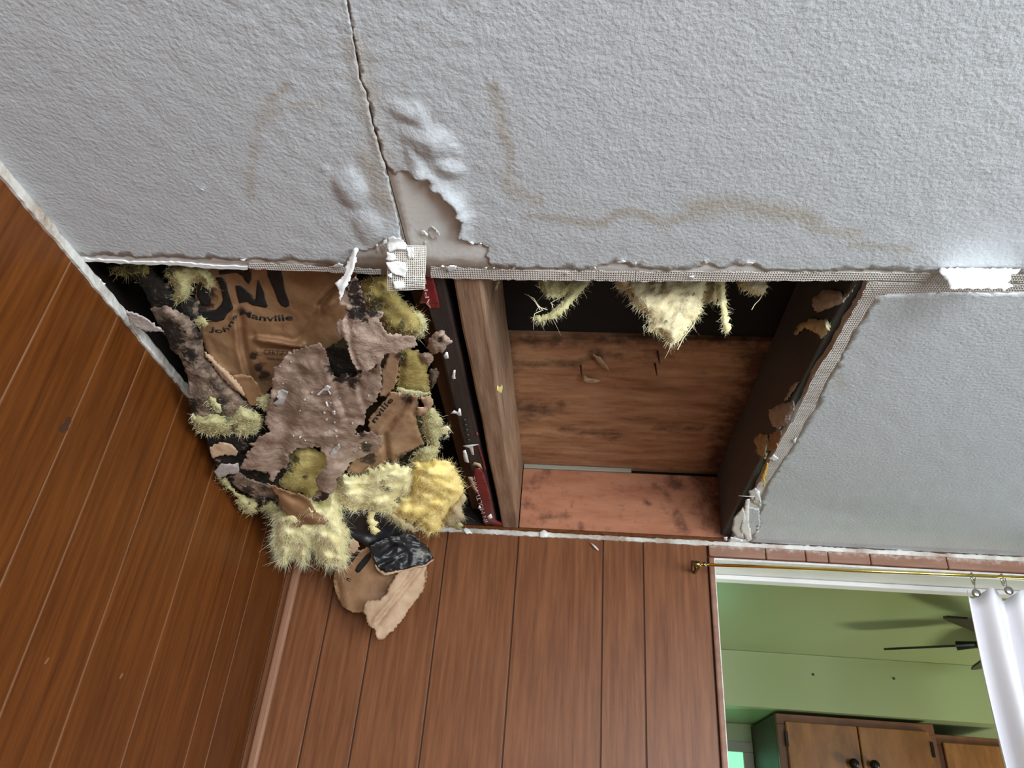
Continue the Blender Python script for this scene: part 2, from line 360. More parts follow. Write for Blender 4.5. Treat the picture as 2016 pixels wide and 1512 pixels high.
def fibres(parent, fr, bk, F, bd, count, mat, ln, droop, rng, edge=0.45):
    count = int(count*2.4); ln = (ln[0]*0.6, ln[1]*0.55)
    vs, fs = [], []
    cen = sum(fr, Vector())/len(fr)
    areas = [((fr[f[1]]-fr[f[0]]).cross(fr[f[2]]-fr[f[0]])).length for f in F]
    cum = np.cumsum(areas); tot = cum[-1]
    for i in range(count):
        if rng.random() < edge and bd:
            a, b = bd[rng.randrange(len(bd))]; t = rng.random(); p = fr[a].lerp(fr[b], t)
            e = (fr[b]-fr[a]).normalized(); vw = (p-CAM).normalized(); o = e.cross(vw).normalized()
            if o.dot(p-cen) < 0: o = -o
            if rng.random() < 0.4: p = p - o*rng.uniform(0, 0.01)
            d = o*rng.uniform(0.4, 1.2)+e*rng.gauss(0, 0.6)-vw*rng.gauss(0.1, 0.5)
            L = rng.uniform(*ln)*(1.0 if rng.random() < 0.85 else 1.8)
        else:
            k = int(np.searchsorted(cum, rng.random()*tot)); f = F[min(k, len(F)-1)]
            u, v = rng.random(), rng.random()
            if u+v > 1: u, v = 1-u, 1-v
            p = fr[f[0]]+(fr[f[1]]-fr[f[0]])*u+(fr[f[2]]-fr[f[0]])*v
            nrm = (fr[f[1]]-fr[f[0]]).cross(fr[f[2]]-fr[f[0]]).normalized()
            tv = Vector((rng.gauss(0,1), rng.gauss(0,1), rng.gauss(0,1))); tv = (tv-nrm*tv.dot(nrm)).normalized()
            d = tv+nrm*rng.uniform(0.05, 0.5); L = rng.uniform(*ln)*0.7
        d = (d+Vector((0,0,-droop*rng.random()))).normalized()
        bend = Vector((rng.gauss(0,.5), rng.gauss(0,.5), rng.gauss(0,.5)-droop*0.6)); w = rng.uniform(0.00014, 0.00034)
        side = d.cross(Vector((rng.gauss(0,1), rng.gauss(0,1), rng.gauss(0,1)))).normalized()
        s0 = len(vs)
        for j in range(4):
            t = j/3; c = p+d*(L*t)+bend*(L*t*t*0.6); ww = w*(1-0.75*t)
            vs += [c-side*ww, c+side*ww]
        for j in range(3): fs.append((s0+2*j, s0+2*j+1, s0+2*j+3, s0+2*j+2))
    o = obj('fibres', mesh('fibres', vs, fs), mat, parent); o['kind'] = 'stuff'
    return o
def decal(name, out, mat, parent, lift=0.0012, step=8, dep=None, off=0.0, tgt=None, **k):
    rng = random.Random(5)
    poly = densify(out, step, 0.0, rng); V, F = triangulate(poly, step, rng)
    return drape(name, V, F, mat, parent, tgt, lift)
class Surf:
    """front surface of a sheet object, looked up by pixel"""
    def __init__(self, o):
        from mathutils.bvhtree import BVHTree
        off = Vector((0,0,0)); p = o
        while p is not None: off += p.location; p = p.parent
        me = o.data
        self.t = BVHTree.FromPolygons([v.co+off for v in me.vertices], [tuple(p.vertices) for p in me.polygons])
    def __call__(self, px, py, lift):
        d = ray(px, py).normalized(); h = self.t.ray_cast(CAM, d)
        if h[0] is None:
            return None
        return h[0]-d*lift
def drape(name, V, F, mat, parent, surf, lift=0.0012):
    pts = [surf(x, y, lift) for x, y in V]
    F = [f for f in F if all(pts[i] is not None for i in f)]
    if not F: return None
    used = sorted({i for f in F for i in f}); ix = {j: i for i, j in enumerate(used)}
    fr = [pts[i] for i in used]; bk = [p+(p-CAM).normalized()*0.0006 for p in fr]; n = len(fr)
    F = [tuple(ix[i] for i in f) for f in F]
    f0 = F[0]; nn = (fr[f0[1]]-fr[f0[0]]).cross(fr[f0[2]]-fr[f0[0]])
    if nn.dot(fr[f0[0]]-CAM) > 0: F = [f[::-1] for f in F]
    faces = list(F)+[tuple(i+n for i in f[::-1]) for f in F]+[(a, a+n, b+n, b) for a, b in close_solid(fr, F)]
    return obj(name, mesh(name, fr+bk, faces), mat, parent)
def text_polys(s, bold=0.0):
    cu = bpy.data.curves.new('t', 'FONT'); cu.body = s; cu.size = 1.0; cu.offset = bold; cu.resolution_u = 3
    o = bpy.data.objects.new('t', cu); COL.objects.link(o)
    dg = bpy.context.evaluated_depsgraph_get(); dg.update()
    me = bpy.data.meshes.new_from_object(o.evaluated_get(dg))
    V = [(v.co.x, v.co.y) for v in me.vertices]; F = [tuple(p.vertices) for p in me.polygons]
    bpy.data.objects.remove(o); bpy.data.curves.remove(cu); bpy.data.meshes.remove(me)
    T = []
    for f in F:
        for i in range(1, len(f)-1): T.append((f[0], f[i], f[i+1]))
    return V, T
def text_on(name, s, line, size, mat, parent, surf, bold=0.02, stretch=1.0, lift=0.0014):
    """lettering laid along a pixel polyline (baseline, left to right)"""
    V, F = text_polys(s, bold)
    x0 = min(v[0] for v in V); x1 = max(v[0] for v in V)
    seg = [math.dist(a, b) for a, b in zip(line, line[1:])]; tot = sum(seg); P = []
    for x, y in V:
        t = (x-x0)/(x1-x0)*tot; i = 0
        while i < len(seg)-1 and t > seg[i]: t -= seg[i]; i += 1
        a, b = line[i], line[i+1]; dx, dy = (b[0]-a[0])/seg[i], (b[1]-a[1])/seg[i]
        P.append((a[0]+dx*t+dy*y*size, a[1]+dy*t-dx*y*size))
    return drape(name, P, F, mat, parent, surf, lift)
def strands(name, lines, rad, mat, parent, seg=4, **k):
    bm = bmesh.new()
    for l in lines: add_tube(bm, l, rad, seg)
    return obj(name, bm_mesh(bm, name), mat, parent, **k)


# ================================================================== THE SETTING
XL = -1.10*H        # left wall
YB = 2.745*H        # back wall
XR, YF = 2.30, -2.5 # right and front walls of the room
YH = 1.200*H        # near edge of the hole
XH = 0.572*H        # right edge of the hole
XS = -0.359*H       # board seam, where the crack runs
ZD = Z0+1.287*H     # underside of the roof boards
YK0, YK, YKB = 2.99*H, 4.558*H, 5.25*H      # far side of the back wall, kitchen soffit, kitchen wall
XO = 0.519*H        # left side of the doorway
XO2 = 2.30*H

# ---- floor and the unseen walls of the room
box('floor', (XL-0.1, YF-0.1, -0.05), (XR+0.1, YB+0.0, 0.0), M['floor'], bevel=0, kind='structure', label='beige carpet floor of the panelled room', cat='floor')
def wall_with_window(name, axis, pos, a0, a1, w0, w1, z0, z1, wname, lab):
    e = empty(name, (0,0,0), kind='structure')
    def part(n, a, b, c, d):
        if axis == 'x': box(n, (pos, a, c), (pos+0.1, b, d), M['plaster'], e, 0)
        else: box(n, (a, pos-0.1, c), (b, pos, d), M['plaster'], e, 0)
    part('wall_section', a0, w0, 0, ZC); part('wall_section', w1, a1, 0, ZC); part('wall_section', w0, w1, 0, z0); part('wall_section', w0, w1, z1, ZC)
    w = empty(wname, (0,0,0), kind='structure')
    t = 0.05
    def fr(n, a, b, c, d, m, dep):
        if axis == 'x': box(n, (pos+0.02, a, c), (pos+0.02+dep, b, d), m, w, 0)
        else: box(n, (a, pos-0.02-dep, c), (b, pos-0.02, d), m, w, 0)
    fr('window_frame', w0, w1, z0, z0+t, M['white_wood'], 0.06); fr('window_frame', w0, w1, z1-t, z1, M['white_wood'], 0.06)
    fr('window_frame', w0, w0+t, z0+t, z1-t, M['white_wood'], 0.06); fr('window_frame', w1-t, w1, z0+t, z1-t, M['white_wood'], 0.06)
    fr('pane', w0+t, w1-t, z0+t, z1-t, M['sky_pane'], 0.01)
wall_with_window('wall_right', 'x', XR, YF, YB, -1.95, -0.15, 0.93, 2.17, 'window_1', '')
wall_with_window('wall_front', 'y', YF, XL, XR, 0.40, 2.00, 0.78, 2.02, 'window_2', '')

# ---- panelled walls: a backing with a separate plank between every two grooves
def planks(wall, axis, pos, cuts, z0, z1, wname='plank', extra=None):
    for a, b in zip(cuts, cuts[1:]):
        g = 0.0016
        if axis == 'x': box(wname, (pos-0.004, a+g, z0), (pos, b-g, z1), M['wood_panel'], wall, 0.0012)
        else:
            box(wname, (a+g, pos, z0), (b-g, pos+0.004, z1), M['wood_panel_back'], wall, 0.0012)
wl = box('wall_left', (XL-0.10, YF, 0), (XL-0.0011, YB+0.05, ZC-0.001), M['panel_groove'], bevel=0, kind='structure', label='panelled wall left of the hole', cat='wall')
cl = [YF]
for a, b in (((128,525),(20,770)), ((193,700),(32,1097)), ((283,700),(70,1237)), ((365,780),(134,1388)), ((414,947),(338,1183)), ((486,1050),(419,1302)), ((508,1114),(446,1334))):
    cl.append((on_x(a[0], a[1], -1.1).y+on_x(b[0], b[1], -1.1).y)/2)
cl = [YF, -2.0, -1.6, -1.2, -0.8, -0.5, -0.15, 0.1, 0.3, 0.45, 0.60] + cl[1:] + [YB]
planks(wl, 'x', XL, cl, 0.0, ZC-0.002)
# a nail scar and two scratches on the left wall
for n, pts in (('knot', [(114,846),(119,836),(126,834),(130,822),(138,820),(140,829),(135,838),(133,847),(124,852)]), ('scuff', [(87,1306),(95,1294),(96,1297),(89,1308)]), ('scuff', [(234,1335),(240,1325),(242,1327),(236,1337)])):
    p = [on_x(x, y, -1.1)+Vector((0.0008,0,0)) for x, y in pts[::-1]]
    obj(n, mesh(n, p+[v-Vector((0.0008,0,0)) for v in p], [tuple(range(len(p))), tuple(range(len(p), 2*len(p)))]+[(i,(i+1)%len(p),len(p)+(i+1)%len(p),len(p)+i) for i in range(len(p))]), M['panel_groove_dark'] if n == 'knot' else M['panel_groove'], wl, smooth=False)

wb = empty('wall_back', (0, YB, 0), kind='structure', label='panelled wall under the hole', cat='wall')
box('backing', (XL-0.1, YB+0.0036, 0), (XO, YK0, Z0+1.012*H), M['panel_groove_dark'], wb, 0)
box('backing', (XO2, YB+0.0036, 0), (XR, YK0, Z0+1.012*H), M['panel_groove_dark'], wb, 0)
box('backing', (XO, YB+0.0036, Z0+0.925*H), (XO2, YK0, Z0+1.012*H), M['white_wood'], wb, 0)
xb = [on_y(x, y, 2.745).x for x, y in ((645,1216), (748,1140), (877,1085), (1019,1085), (1187,1090), (1266,1090))]
planks(wb, 'y', YB, [XL]+xb+[XO-0.012], 0.0, Z0+1.000*H)
planks(wb, 'y', YB, [XO2, 1.7, 1.95, 2.1, XR], 0.0, Z0+1.000*H)
box('plank', (XO-0.011, YB, Z0+0.93*H), (XO2-0.001, YB+0.004, Z0+1.0*H), M['wood_panel'], wb, 0.001)

# corner strip, bead along the left wall, bead along the back wall
def bead(name, pts, w, h, mat, amp=0.0012, stains=0.25, seed=1, normal=(1,0,0), parent=None, **k):
    """a wavering painted bead: rectangular section swept along the points"""
    rng = random.Random(seed); vs, fs, st = [], [], []
    n = Vector(normal)
    for i, p in enumerate(pts):
        p = Vector(p); t = (Vector(pts[min(i+1, len(pts)-1)])-Vector(pts[max(i-1,0)])).normalized(); b = t.cross(n).normalized()
        j = lambda: rng.gauss(0, amp)
        hw = h*(0.5+0.10*noise.noise(p*25))+j()
        for a, c in ((0,-1), (0.75,-1), (1,-0.6), (1,0.6), (0.75,1), (0,1)):
            vs.append(p+n*(w*a+j()*0.5)+b*(c*hw+j()*0.4)); st.append(max(0, 0.35+noise.noise(p*14)*0.8) if c*1 > 0.5 or c < -0.5 else 0.15+stains*noise.noise(p*30))
    for i in range(len(pts)-1):
        for k_ in range(6): fs.append((i*6+k_, i*6+(k_+1)%6, i*6+6+(k_+1)%6, i*6+6+k_))
    fs += [tuple(range(6))[::-1], tuple(range((len(pts)-1)*6, len(pts)*6))]
    me = mesh(name, vs, fs); a = me.attributes.new('stain', 'FLOAT', 'POINT'); a.data.foreach_set('value', st)
    bm = bmesh.new(); bm.from_mesh(me); bmesh.ops.recalc_face_normals(bm, faces=bm.faces); bm.to_mesh(me); bm.free()
    return obj(name, me, mat, parent, smooth=False, **k)
def lin(a, b, n): return [Vector(a).lerp(Vector(b), i/n) for i in range(n+1)]
bead('trim_1', lin((XL, -2.45, ZC-0.008), (XL, YB-0.06, ZC-0.008), 420), 0.006, 0.016, M['trim_white'], 0.0007, kind='structure', label='white painted bead along the top of the left wall', cat='trim')
bead('trim_2', lin((XL+0.03, YB, Z0+0.986*H), (XR, YB, Z0+0.986*H), 420), 0.006, 0.0115, M['trim_white'], 0.0007, normal=(0,-1,0), kind='structure', label='white painted bead along the top of the back wall', cat='trim')
bm = bmesh.new(); add_box(bm, (XL+0.019, YB-0.014, 0), (XL+0.041, YB-0.0002, ZC-0.02), 0.006, 3)
obj('trim_3', bm_mesh(bm), M['strip_wood'], smooth=False, kind='structure', label='pinkish wooden strip in the corner of the two panelled walls', cat='trim')

# ---- ceiling: three boards, painted skins with torn edges, joint tape
CE = empty('ceiling', (0.3, 0, ZC), kind='structure', label='grey textured ceiling with a large hole', cat='ceiling')
def cxy(pts): return [(lambda p: (p.x, p.y))(on_z(x, y)) for x, y in pts]
def slab(name, poly, z_lo, z_hi, mats, step=None, disp=None, stains=None, region=None, fine=None, rng=random.Random(3), parent=CE):
    pts = list(poly); nb = len(pts); g = []
    def grid(r, s, skip=None):
        x0, x1, y0, y1 = r; nx = int((x1-x0)/s); ny = int((y1-y0)/s)
        for j in range(ny):
            for i in range(nx):
                p = (x0+(i+rng.random()*.6)*s, y0+(j+rng.random()*.6)*s)
                if skip and skip[0] < p[0] < skip[1] and skip[2] < p[1] < skip[3]: continue
                if inside(p, poly): g.append((p, s))
    if step: grid(region, step, fine and fine[0])
    if fine: grid(fine[0], fine[1])
    if g:
        d = polydist(np.array([p for p, s in g]), poly); pts += [p for (p, s), k in zip(g, d) if k > s*0.4]
    r = delaunay_2d_cdt([Vector(p) for p in pts], [(i, (i+1) % nb) for i in range(nb)], [], 1, 1e-7)
    V = [(v.x, v.y) for v in r[0]]
    F = [tuple(f) for f in r[2]]; F = [f for f in F if inside((sum(V[i][0] for i in f)/3, sum(V[i][1] for i in f)/3), poly)]
    lo, hi, st = [], [], []
    for x, y in V:
        dz = 0; s = 0
        if disp or stains:
            u, v = proj(Vector((x, y, ZC)))
            if disp: dz = disp(u, v)
            if stains: s = stains(u, v)
        lo.append(Vector((x, y, z_lo-dz))); hi.append(Vector((x, y, z_hi-dz*0.9))); st.append(s)
    n = len(V); f0 = F[0]
    if (lo[f0[1]]-lo[f0[0]]).cross(lo[f0[2]]-lo[f0[0]]).z > 0: F = [f[::-1] for f in F]
    B = close_solid(V, F)
    faces = F+[tuple(i+n for i in f[::-1]) for f in F]+[(a, a+n, b+n, b) for a, b in B]
    me = mesh(name, lo+hi, faces, [0]*(2*len(F))+[1]*len(B))
    a = me.attributes.new('stain', 'FLOAT', 'POINT'); a.data.foreach_set('value', st+st)
    o = obj(name, me, mats, parent, smooth=False)
    if disp or stains:
        for p in list(me.polygons)[:len(F)]: p.use_smooth = True
    return o
rg = random.Random(11)
def jag(pts, step, amp): # open polyline
    out = []
    for a, b in zip(pts, pts[1:]):
        L = math.dist(a, b); n = max(1, int(L/step))
        for i in range(n):
            t = i/n; dx, dy = (b[0]-a[0])/max(L,1e-6), (b[1]-a[1])/max(L,1e-6); j = rg.gauss(0, amp)
            out.append((a[0]+(b[0]-a[0])*t-dy*j, a[1]+(b[1]-a[1])*t+dx*j))
    out.append(pts[-1]); return out
front_edge = [(150,511),(230,515),(286,518),(351,519),(421,526),(492,528),(542,531),(630,534),(700,537),(760,541),(786,542)]
front_edge2 = [(790,542),(830,544),(850,547),(930,549),(1060,552),(1270,554),(1500,553),(1720,552)]
right_edge = [(1710,554),(1687,599),(1662,640),(1638,685),(1605,734),(1580,788),(1560,829),(1535,866),(1523,894),(1511,915),(1496,948),(1478,985),(1462,1015),(1452,1040),(1440,1064)]
BT = 0.0127
fe = cxy(jag(front_edge, 9, 0.8)); fe[0] = (XL, fe[0][1]); fe[-1] = (XS-0.001, fe[-1][1])
paper_stain = lambda u, v: 1.3*math.exp(-(linedist((u,v), [(640,525),(1010,540)])/26)**2) + 0.75*math.exp(-(linedist((u,v), [(765,330),(800,480)])/14)**2)
slab('drywall_board', fe+[(XS-0.001, YF), (XL, YF)], ZC, ZC+BT, (M['paper'], M['gypsum']), 0.012, None, paper_stain, (XL, XS, 0.35, YH))
fe2 = cxy(jag(front_edge2, 9, 0.8)); fe2[0] = (XS+0.001, fe2[0][1])
slab('drywall_board', fe2+[(XR, fe2[-1][1]-0.002), (XR, YF), (XS+0.001, YF)], ZC, ZC+BT, (M['paper'], M['gypsum']), 0.012, None, paper_stain, (XS, 0.42, 0.35, YH))
re_ = cxy(jag(right_edge, 9, 0.9)); re_[0] = (re_[0][0], YH+0.004)
slab('drywall_board', re_+[(re_[-1][0], YB), (XR, YB), (XR, YH+0.004)], ZC+0.0005, ZC+BT, (M['paper'], M['gypsum']))

# blistered, stained paint skins
BL = [((690,368),(26,36),-0.5,0.010,2.2),((726,446),(24,30),-0.4,0.007,2.2),((676,345),(12,10),0,0.004,1.5),((640,330),(7,6),0,0.003,1.5),
      ((805,222),(34,16),0.35,0.007,1.6),((850,280),(52,30),0.4,0.012,1.5),((826,232),(16,34),-0.4,0.006,1.6),((880,325),(32,20),0.3,0.010,1.6),((815,310),(14,32),-0.4,0.006,1.6),
      ((790,205),(20,9),0.2,0.004,1.6),((893,405),(16,30),-0.5,0.008,1.6),((663,168),(6,6),0,0.003,1.5),((575,478),(12,5),0.3,0.0025,1.5),((393,370),(9,5),0.4,0.0025,1.5),((598,482),(8,5),0.3,0.0025,1.5),
      ((690,258),(7,5),0,0.002,1.5),((608,272),(5,5),0,0.0025,1.5),((1001,432),(5,5),0,0.002,1.5)]
def blister(u, v):
    s = 0
    for (cx, cy), (a, b), th, hh, e in BL:
        dx, dy = u-cx, v-cy
        if abs(dx) > 90 or abs(dy) > 90: continue
        x = dx*math.cos(th)+dy*math.sin(th); y = -dx*math.sin(th)+dy*math.cos(th)
        r = (abs(x)/a)**e+(abs(y)/b)**e
        if r < 1.6: s = max(s, 0.62*hh*max(0, 1-r/1.6)**1.1*(0.9+0.25*noise.noise(Vector((u*.05, v*.05, 3)))))
    # lifted lip along the torn patch and along the crack
    d = linedist((u, v), TEAR); s += 0.007*math.exp(-(d/17)**2)
    d = linedist((u, v), CRACK); s += 0.0008*math.exp(-(d/10)**2)
    # the skin's own lumpy roller texture
    s += 0.0007*noise.fractal(Vector((u*.035, v*.035, 0)), 1, 2, 2)
    return s
CRACK = [(655,-230),(668,-120),(683,-10),(692,45),(700,90),(708,140),(714,164),(722,180),(728,208),(734,235),(741,262),(750,292),(758,318),(763,334)]
CRACK2 = [(763,334),(770,352),(776,382),(784,412),(790,440),(796,474)]
TEAR = [(822,347),(842,347),(849,352),(848,366),(867,373),(878,387),(894,394),(900,407),(896,418),(911,427),(907,437),(903,459)]
STAIN = [([(560,170),(530,200),(512,240),(500,300),(495,350),(490,390)], 10, 0.62), ([(510,245),(560,205),(640,200)], 9, 0.42), ([(972,170),(985,240),(1005,290),(1000,340),(1000,370),(1060,395)], 12, 0.6),
         ([(1040,425),(1110,428),(1160,440),(1185,438),(1220,418),(1250,412),(1290,434),(1340,432),(1370,405),(1410,400)], 8, 0.78), ([(1370,412),(1430,400),(1500,410),(1560,415),(1605,435)], 18, 0.72),
         ([(1590,445),(1650,456),(1700,455)], 8, 0.62), ([(1680,480),(1740,486),(1790,488)], 8, 0.55), ([(700,90),(722,180),(745,290),(765,330)], 26, 0.5), ([(735,330),(745,385),(765,400)], 22, 0.66), ([(717,310),(722,314)], 14, 0.6), ([(1630,720),(1660,760)], 14, 0.45)]
def ceil_stain(u, v):
    s = 0
    for ln, w, k in STAIN:
        d = linedist((u, v), ln)
        if d < 4*w: s = max(s, k*math.exp(-(d/w)**2*0.8))
    return s
left_low = [(150,503),(213,501),(286,506),(339,504),(391,510),(427,508),(454,511),(479,512),(500,509),(532,513),(565,511),(630,516),(655,520),(681,513),(697,492),(722,492),(738,489),(746,478),(757,470),(790,473)]
lc = [(x-1.0, y) for x, y in CRACK+CRACK2[1:]]; lc = [(x-(3.0 if y > 330 else 0), y) for x, y in lc]
pl = cxy(jag(left_low, 6, 1.3))+cxy(jag(lc[::-1], 6, 1.1)); pl[0] = (XL, pl[0][1])
xc = pl[-1][0]
slab('paint_skin', pl+[(xc, YF), (XL, YF)], ZC-0.0016, ZC-0.0001, (M['paint'], M['crack_edge']), 0.0085, blister, ceil_stain, (XL, XS, 0.26, YH), ((XS-0.11, XS+0.01, 0.27, 0.74), 0.0036), rng=random.Random(5))
right_tear = [(763,325),(778,340),(792,335),(803,335)]+TEAR+[(919,472),(924,477),(947,480),(961,486),(958,501),(969,520),(986,525),(1059,528),(1110,529),(1154,530),(1178,524),(1214,516),(1250,522),(1277,528),(1309,530),(1341,530),(1377,524),(1392,518),(1416,528),(1468,520),(1496,524),(1511,532),(1559,532),(1615,532),(1666,530),(1718,529),(1780,532),(1850,534),(2016,537),(2040,538)]
rc = [(x+1.0, y) for x, y in CRACK[:-1]]
pr = cxy(jag(rc, 6, 1.1))[:-1]+cxy(jag(right_tear, 6, 1.5))
slab('paint_skin', pr+[(XR, pr[-1][1]), (XR, YF), (pr[0][0], YF)], ZC-0.0016, ZC-0.0001, (M['paint'], M['paint_edge']), 0.0085, blister, ceil_stain, (XS, 0.62, 0.26, YH), ((XS-0.01, XS+0.16, 0.27, 0.76), 0.0036), rng=random.Random(6))
low_edge = [(2040,577),(2016,575),(1950,577),(1850,575),(1790,578),(1740,580),(1724,588),(1695,632),(1679,655),(1654,708),(1630,745),(1605,802),(1589,828),(1576,851),(1564,872),(1539,909),(1516,945),(1499,975),(1500,1000),(1492,1020),(1486,1050),(1478,1066)]
p2 = cxy(jag(low_edge, 7, 1.0))
slab('paint_skin', p2+[(p2[-1][0], YB), (XR, YB), (XR, p2[0][1])], ZC-0.0014, ZC+0.0004, (M['paint'], M['paint_edge']), 0.0085, lambda u, v: 0.0005*noise.fractal(Vector((u*.035, v*.035, 0)), 1, 2, 2), ceil_stain, (0.37, 1.2, YH, YB), rng=random.Random(7))
slab('board_lip', cxy(jag([(160,507),(230,511),(286,514),(351,514),(421,521),(488,523)], 8, 0.8))+cxy(jag([(160,512),(230,516),(286,519),(351,520),(421,527),(488,529)][::-1], 8, 0.8)), ZC-0.0022, ZC-0.0001, (M['flake'], M['flake']))
# joint tape left on the boards
def tape(a, b, z=0.0008, st=7, am=0.9):
    poly = cxy(jag(a, st, am))+cxy(jag(b[::-1], st, am))
    slab('joint_tape', poly, ZC-z, ZC-0.0001, (M['tape'], M['tape']), 0.02, None, None, (XL, 0.9, 0.5, YB))
tape([(490,517),(560,519),(630,524),(690,526),(750,530)], [(490,528),(545,531),(630,534),(690,537),(750,540)])
tape([(848,526),(900,527),(960,531),(1060,532),(1250,534)], [(848,546),(930,548.5),(1060,551.5),(1250,553)])
tape([(1252,534),(1400,534),(1560,536),(1720,536),(1850,538),(2020,541)], [(1252,553),(1400,553),(1560,552.5),(1710,551),(1850,553),(2020,556)], 0.0009)
tape([(1711,556),(1850,558),(2020,561)], [(1722,580),(1850,574),(2020,572)], 0.0009)
tape(right_edge[:11], [(1724,584),(1695,629),(1679,653),(1654,707),(1630,743),(1605,801),(1589,826),(1576,850),(1564,871),(1539,908),(1516,944)], 0.0009)
# broken-off chips still stuck to the paint and tape edges (parts of the ceiling)
def chip(pts, drop=0.006, name='paint_flake', mat='flake', parent=CE, tw=0.5, base=1.0, off=0.0):
    n = len(pts); c = (sum(p[0] for p in pts)/n, sum(p[1] for p in pts)/n); rr = random.Random(int(c[0]*7+c[1]))
    pl = densify(pts, 3.0, 0.5, rr); V, F = triangulate(pl, 4, rr)
    ph = rr.uniform(0, 6.28); ex = max(math.dist(c, p) for p in pts)
    fr = []
    for x, y in V:
        t = ((x-c[0])*math.cos(ph)+(y-c[1])*math.sin(ph))/ex
        p = on_z(x, y, base); d = (p-CAM).normalized()
        fr.append(p-d*(off+0.0025+drop*(0.5+0.5*t)+drop*0.4*t*t+0.0012*noise.noise(p*90)))
    bk = [p+(p-CAM).normalized()*0.0013 for p in fr]; m = len(V)
    f0 = F[0]
    if (fr[f0[1]]-fr[f0[0]]).cross(fr[f0[2]]-fr[f0[0]]).dot(fr[f0[0]]-CAM) > 0: F = [f[::-1] for f in F]
    faces = F+[tuple(i+m for i in f[::-1]) for f in F]+[(a, a+m, b+m, b) for a, b in close_solid(V, F)]
    return obj(name, mesh(name, fr+bk, faces), M[mat], parent)
CH = [q(640,440,5.6,p) for p in ([(1050,90),(1090,70),(1135,115),(1125,150),(1060,125)], [(85,465),(150,430),(205,455),(160,490),(95,490)], [(1275,470),(1300,455),(1320,475),(1300,490)], [(1325,490),(1380,460),(1455,465),(1440,505),(1360,538)],
      [(1590,205),(1620,195),(1645,220),(1620,240)], [(1695,220),(1730,215),(1720,232)], [(560,235),(580,225),(595,300),(580,330),(555,290)], [(640,185),(680,175),(690,215),(650,230)], [(1750,485),(1790,480),(1780,500)], [(1850,485),(1870,480),(1860,505)], [(1075,200),(1115,195),(1110,240),(1080,240)])]
CH += [q(940,500,2.52,p) for p in ([(685,40),(720,28),(740,38),(710,48)], [(765,50),(790,40),(785,62)], [(1110,45),(1125,28),(1145,42),(1125,55)], [(1310,50),(1340,38),(1380,42),(1350,58)], [(550,70),(585,62),(590,75)], [(165,78),(185,66),(180,82)], [(1050,110),(1075,106),(1070,128)], [(425,95),(450,90),(440,110)])]
CH += [[(472,511),(484,509),(480,515)], [(394,371),(402,375),(396,377)], [(1925,534),(1932,531),(1928,538)], [(1560,866),(1568,862),(1565,874)]]
CH += [q(1400,480,2.438,p) for p in ([(165,1230),(185,1225),(180,1330),(195,1420),(175,1430),(140,1370),(155,1300)], [(215,1180),(235,1190),(240,1250),(225,1230),(205,1230)], [(95,1405),(150,1420),(200,1415),(160,1440),(80,1432)], [(60,1408),(78,1406),(76,1424),(62,1422)], [(275,1030),(300,1010),(325,1030),(300,1045)])]
for c in CH: chip(c)
chip(q(640,440,5.6,[(1140,120),(1130,60),(1180,25),(1230,60),(1270,120),(1240,170),(1180,175)]), 0.008, 'paint_blister', 'paper')
chip(q(640,440,5.6,[(600,250),(640,215),(670,250),(660,310),(630,320)]), 0.006, 'paper_shred', 'paper')
for c in q(1400,480,2.438,[(0,0)]): pass
chip(q(1420,740,4.447,[(240,1010),(300,980),(340,1050),(350,1160),(330,1130),(290,1120),(250,1070)]), 0.006, 'paper_shred', 'paper')
chip(q(1420,740,4.447,[(110,1240),(190,1150),(215,1250),(180,1350),(200,1420),(130,1410),(90,1350)]), 0.005, 'paper_shred', 'paper')
chip(q(1420,740,4.447,[(230,1150),(330,1160),(340,1300),(330,1370),(240,1390),(220,1300)]), 0.003, 'paint_flake', 'paint')

# ================================================================== ROOF STRUCTURE SEEN THROUGH THE HOLE
def beam(name, x0, x1, y0, y1, z0, z1, mat, bev=0.003, wob=0.0015, n=24, **k):
    bm = bmesh.new(); add_box(bm, (x0,y0,z0), (x1,y1,z1), bev)
    bmesh.ops.subdivide_edges(bm, edges=[e for e in bm.edges if abs((e.verts[0].co-e.verts[1].co).normalized().y) > 0.9], cuts=n)
    for v in bm.verts:
        v.co.x += wob*noise.noise(Vector((v.co.y*9, v.co.z*20, x0*50))); v.co.z += wob*0.6*noise.noise(Vector((v.co.y*8, 7, x1*40)))
    return obj(name, bm_mesh(bm), mat, smooth=False, **k)
JX0, JX1 = -0.280*H, -0.218*H
YA = -0.6
beam('ceiling_joist', JX0, JX1, YA, YB-0.002, ZC+0.004, ZD-0.001, M['joist'], 0.004, 0.003, label='light brown wooden joist along the left side of the open bay', cat='joist')
beam('ceiling_joist', -0.352*H, -0.300*H, YA, YB-0.002, ZC-0.004+0.012, ZD-0.001, M['joist_dark'], 0.004, 0.001, label='dark stained joist carrying torn red tape', cat='joist')
beam('nailing_strip', -0.408*H, -0.356*H, YA, YB-0.002, ZC+0.05, ZC+0.12, M['joist_red'], 0.003, 0.001, label='reddish brown board beside the torn insulation, left of the dark joist', cat='board')
beam('ceiling_joist', 0.556*H, 0.618*H, YA, YB-0.002, ZC+BT+0.001, ZD-0.001, M['joist_black'], 0.004, 0.001, label='dark joist along the right edge of the hole with paper scraps on it', cat='joist')
beam('ceiling_joist', XL-0.08, XL-0.045, YA, YB-0.002, ZC+BT+0.001, ZD-0.001, M['cavity'], 0.003, 0.001, kind='structure', label='black joist deep behind the left wall top', cat='joist')
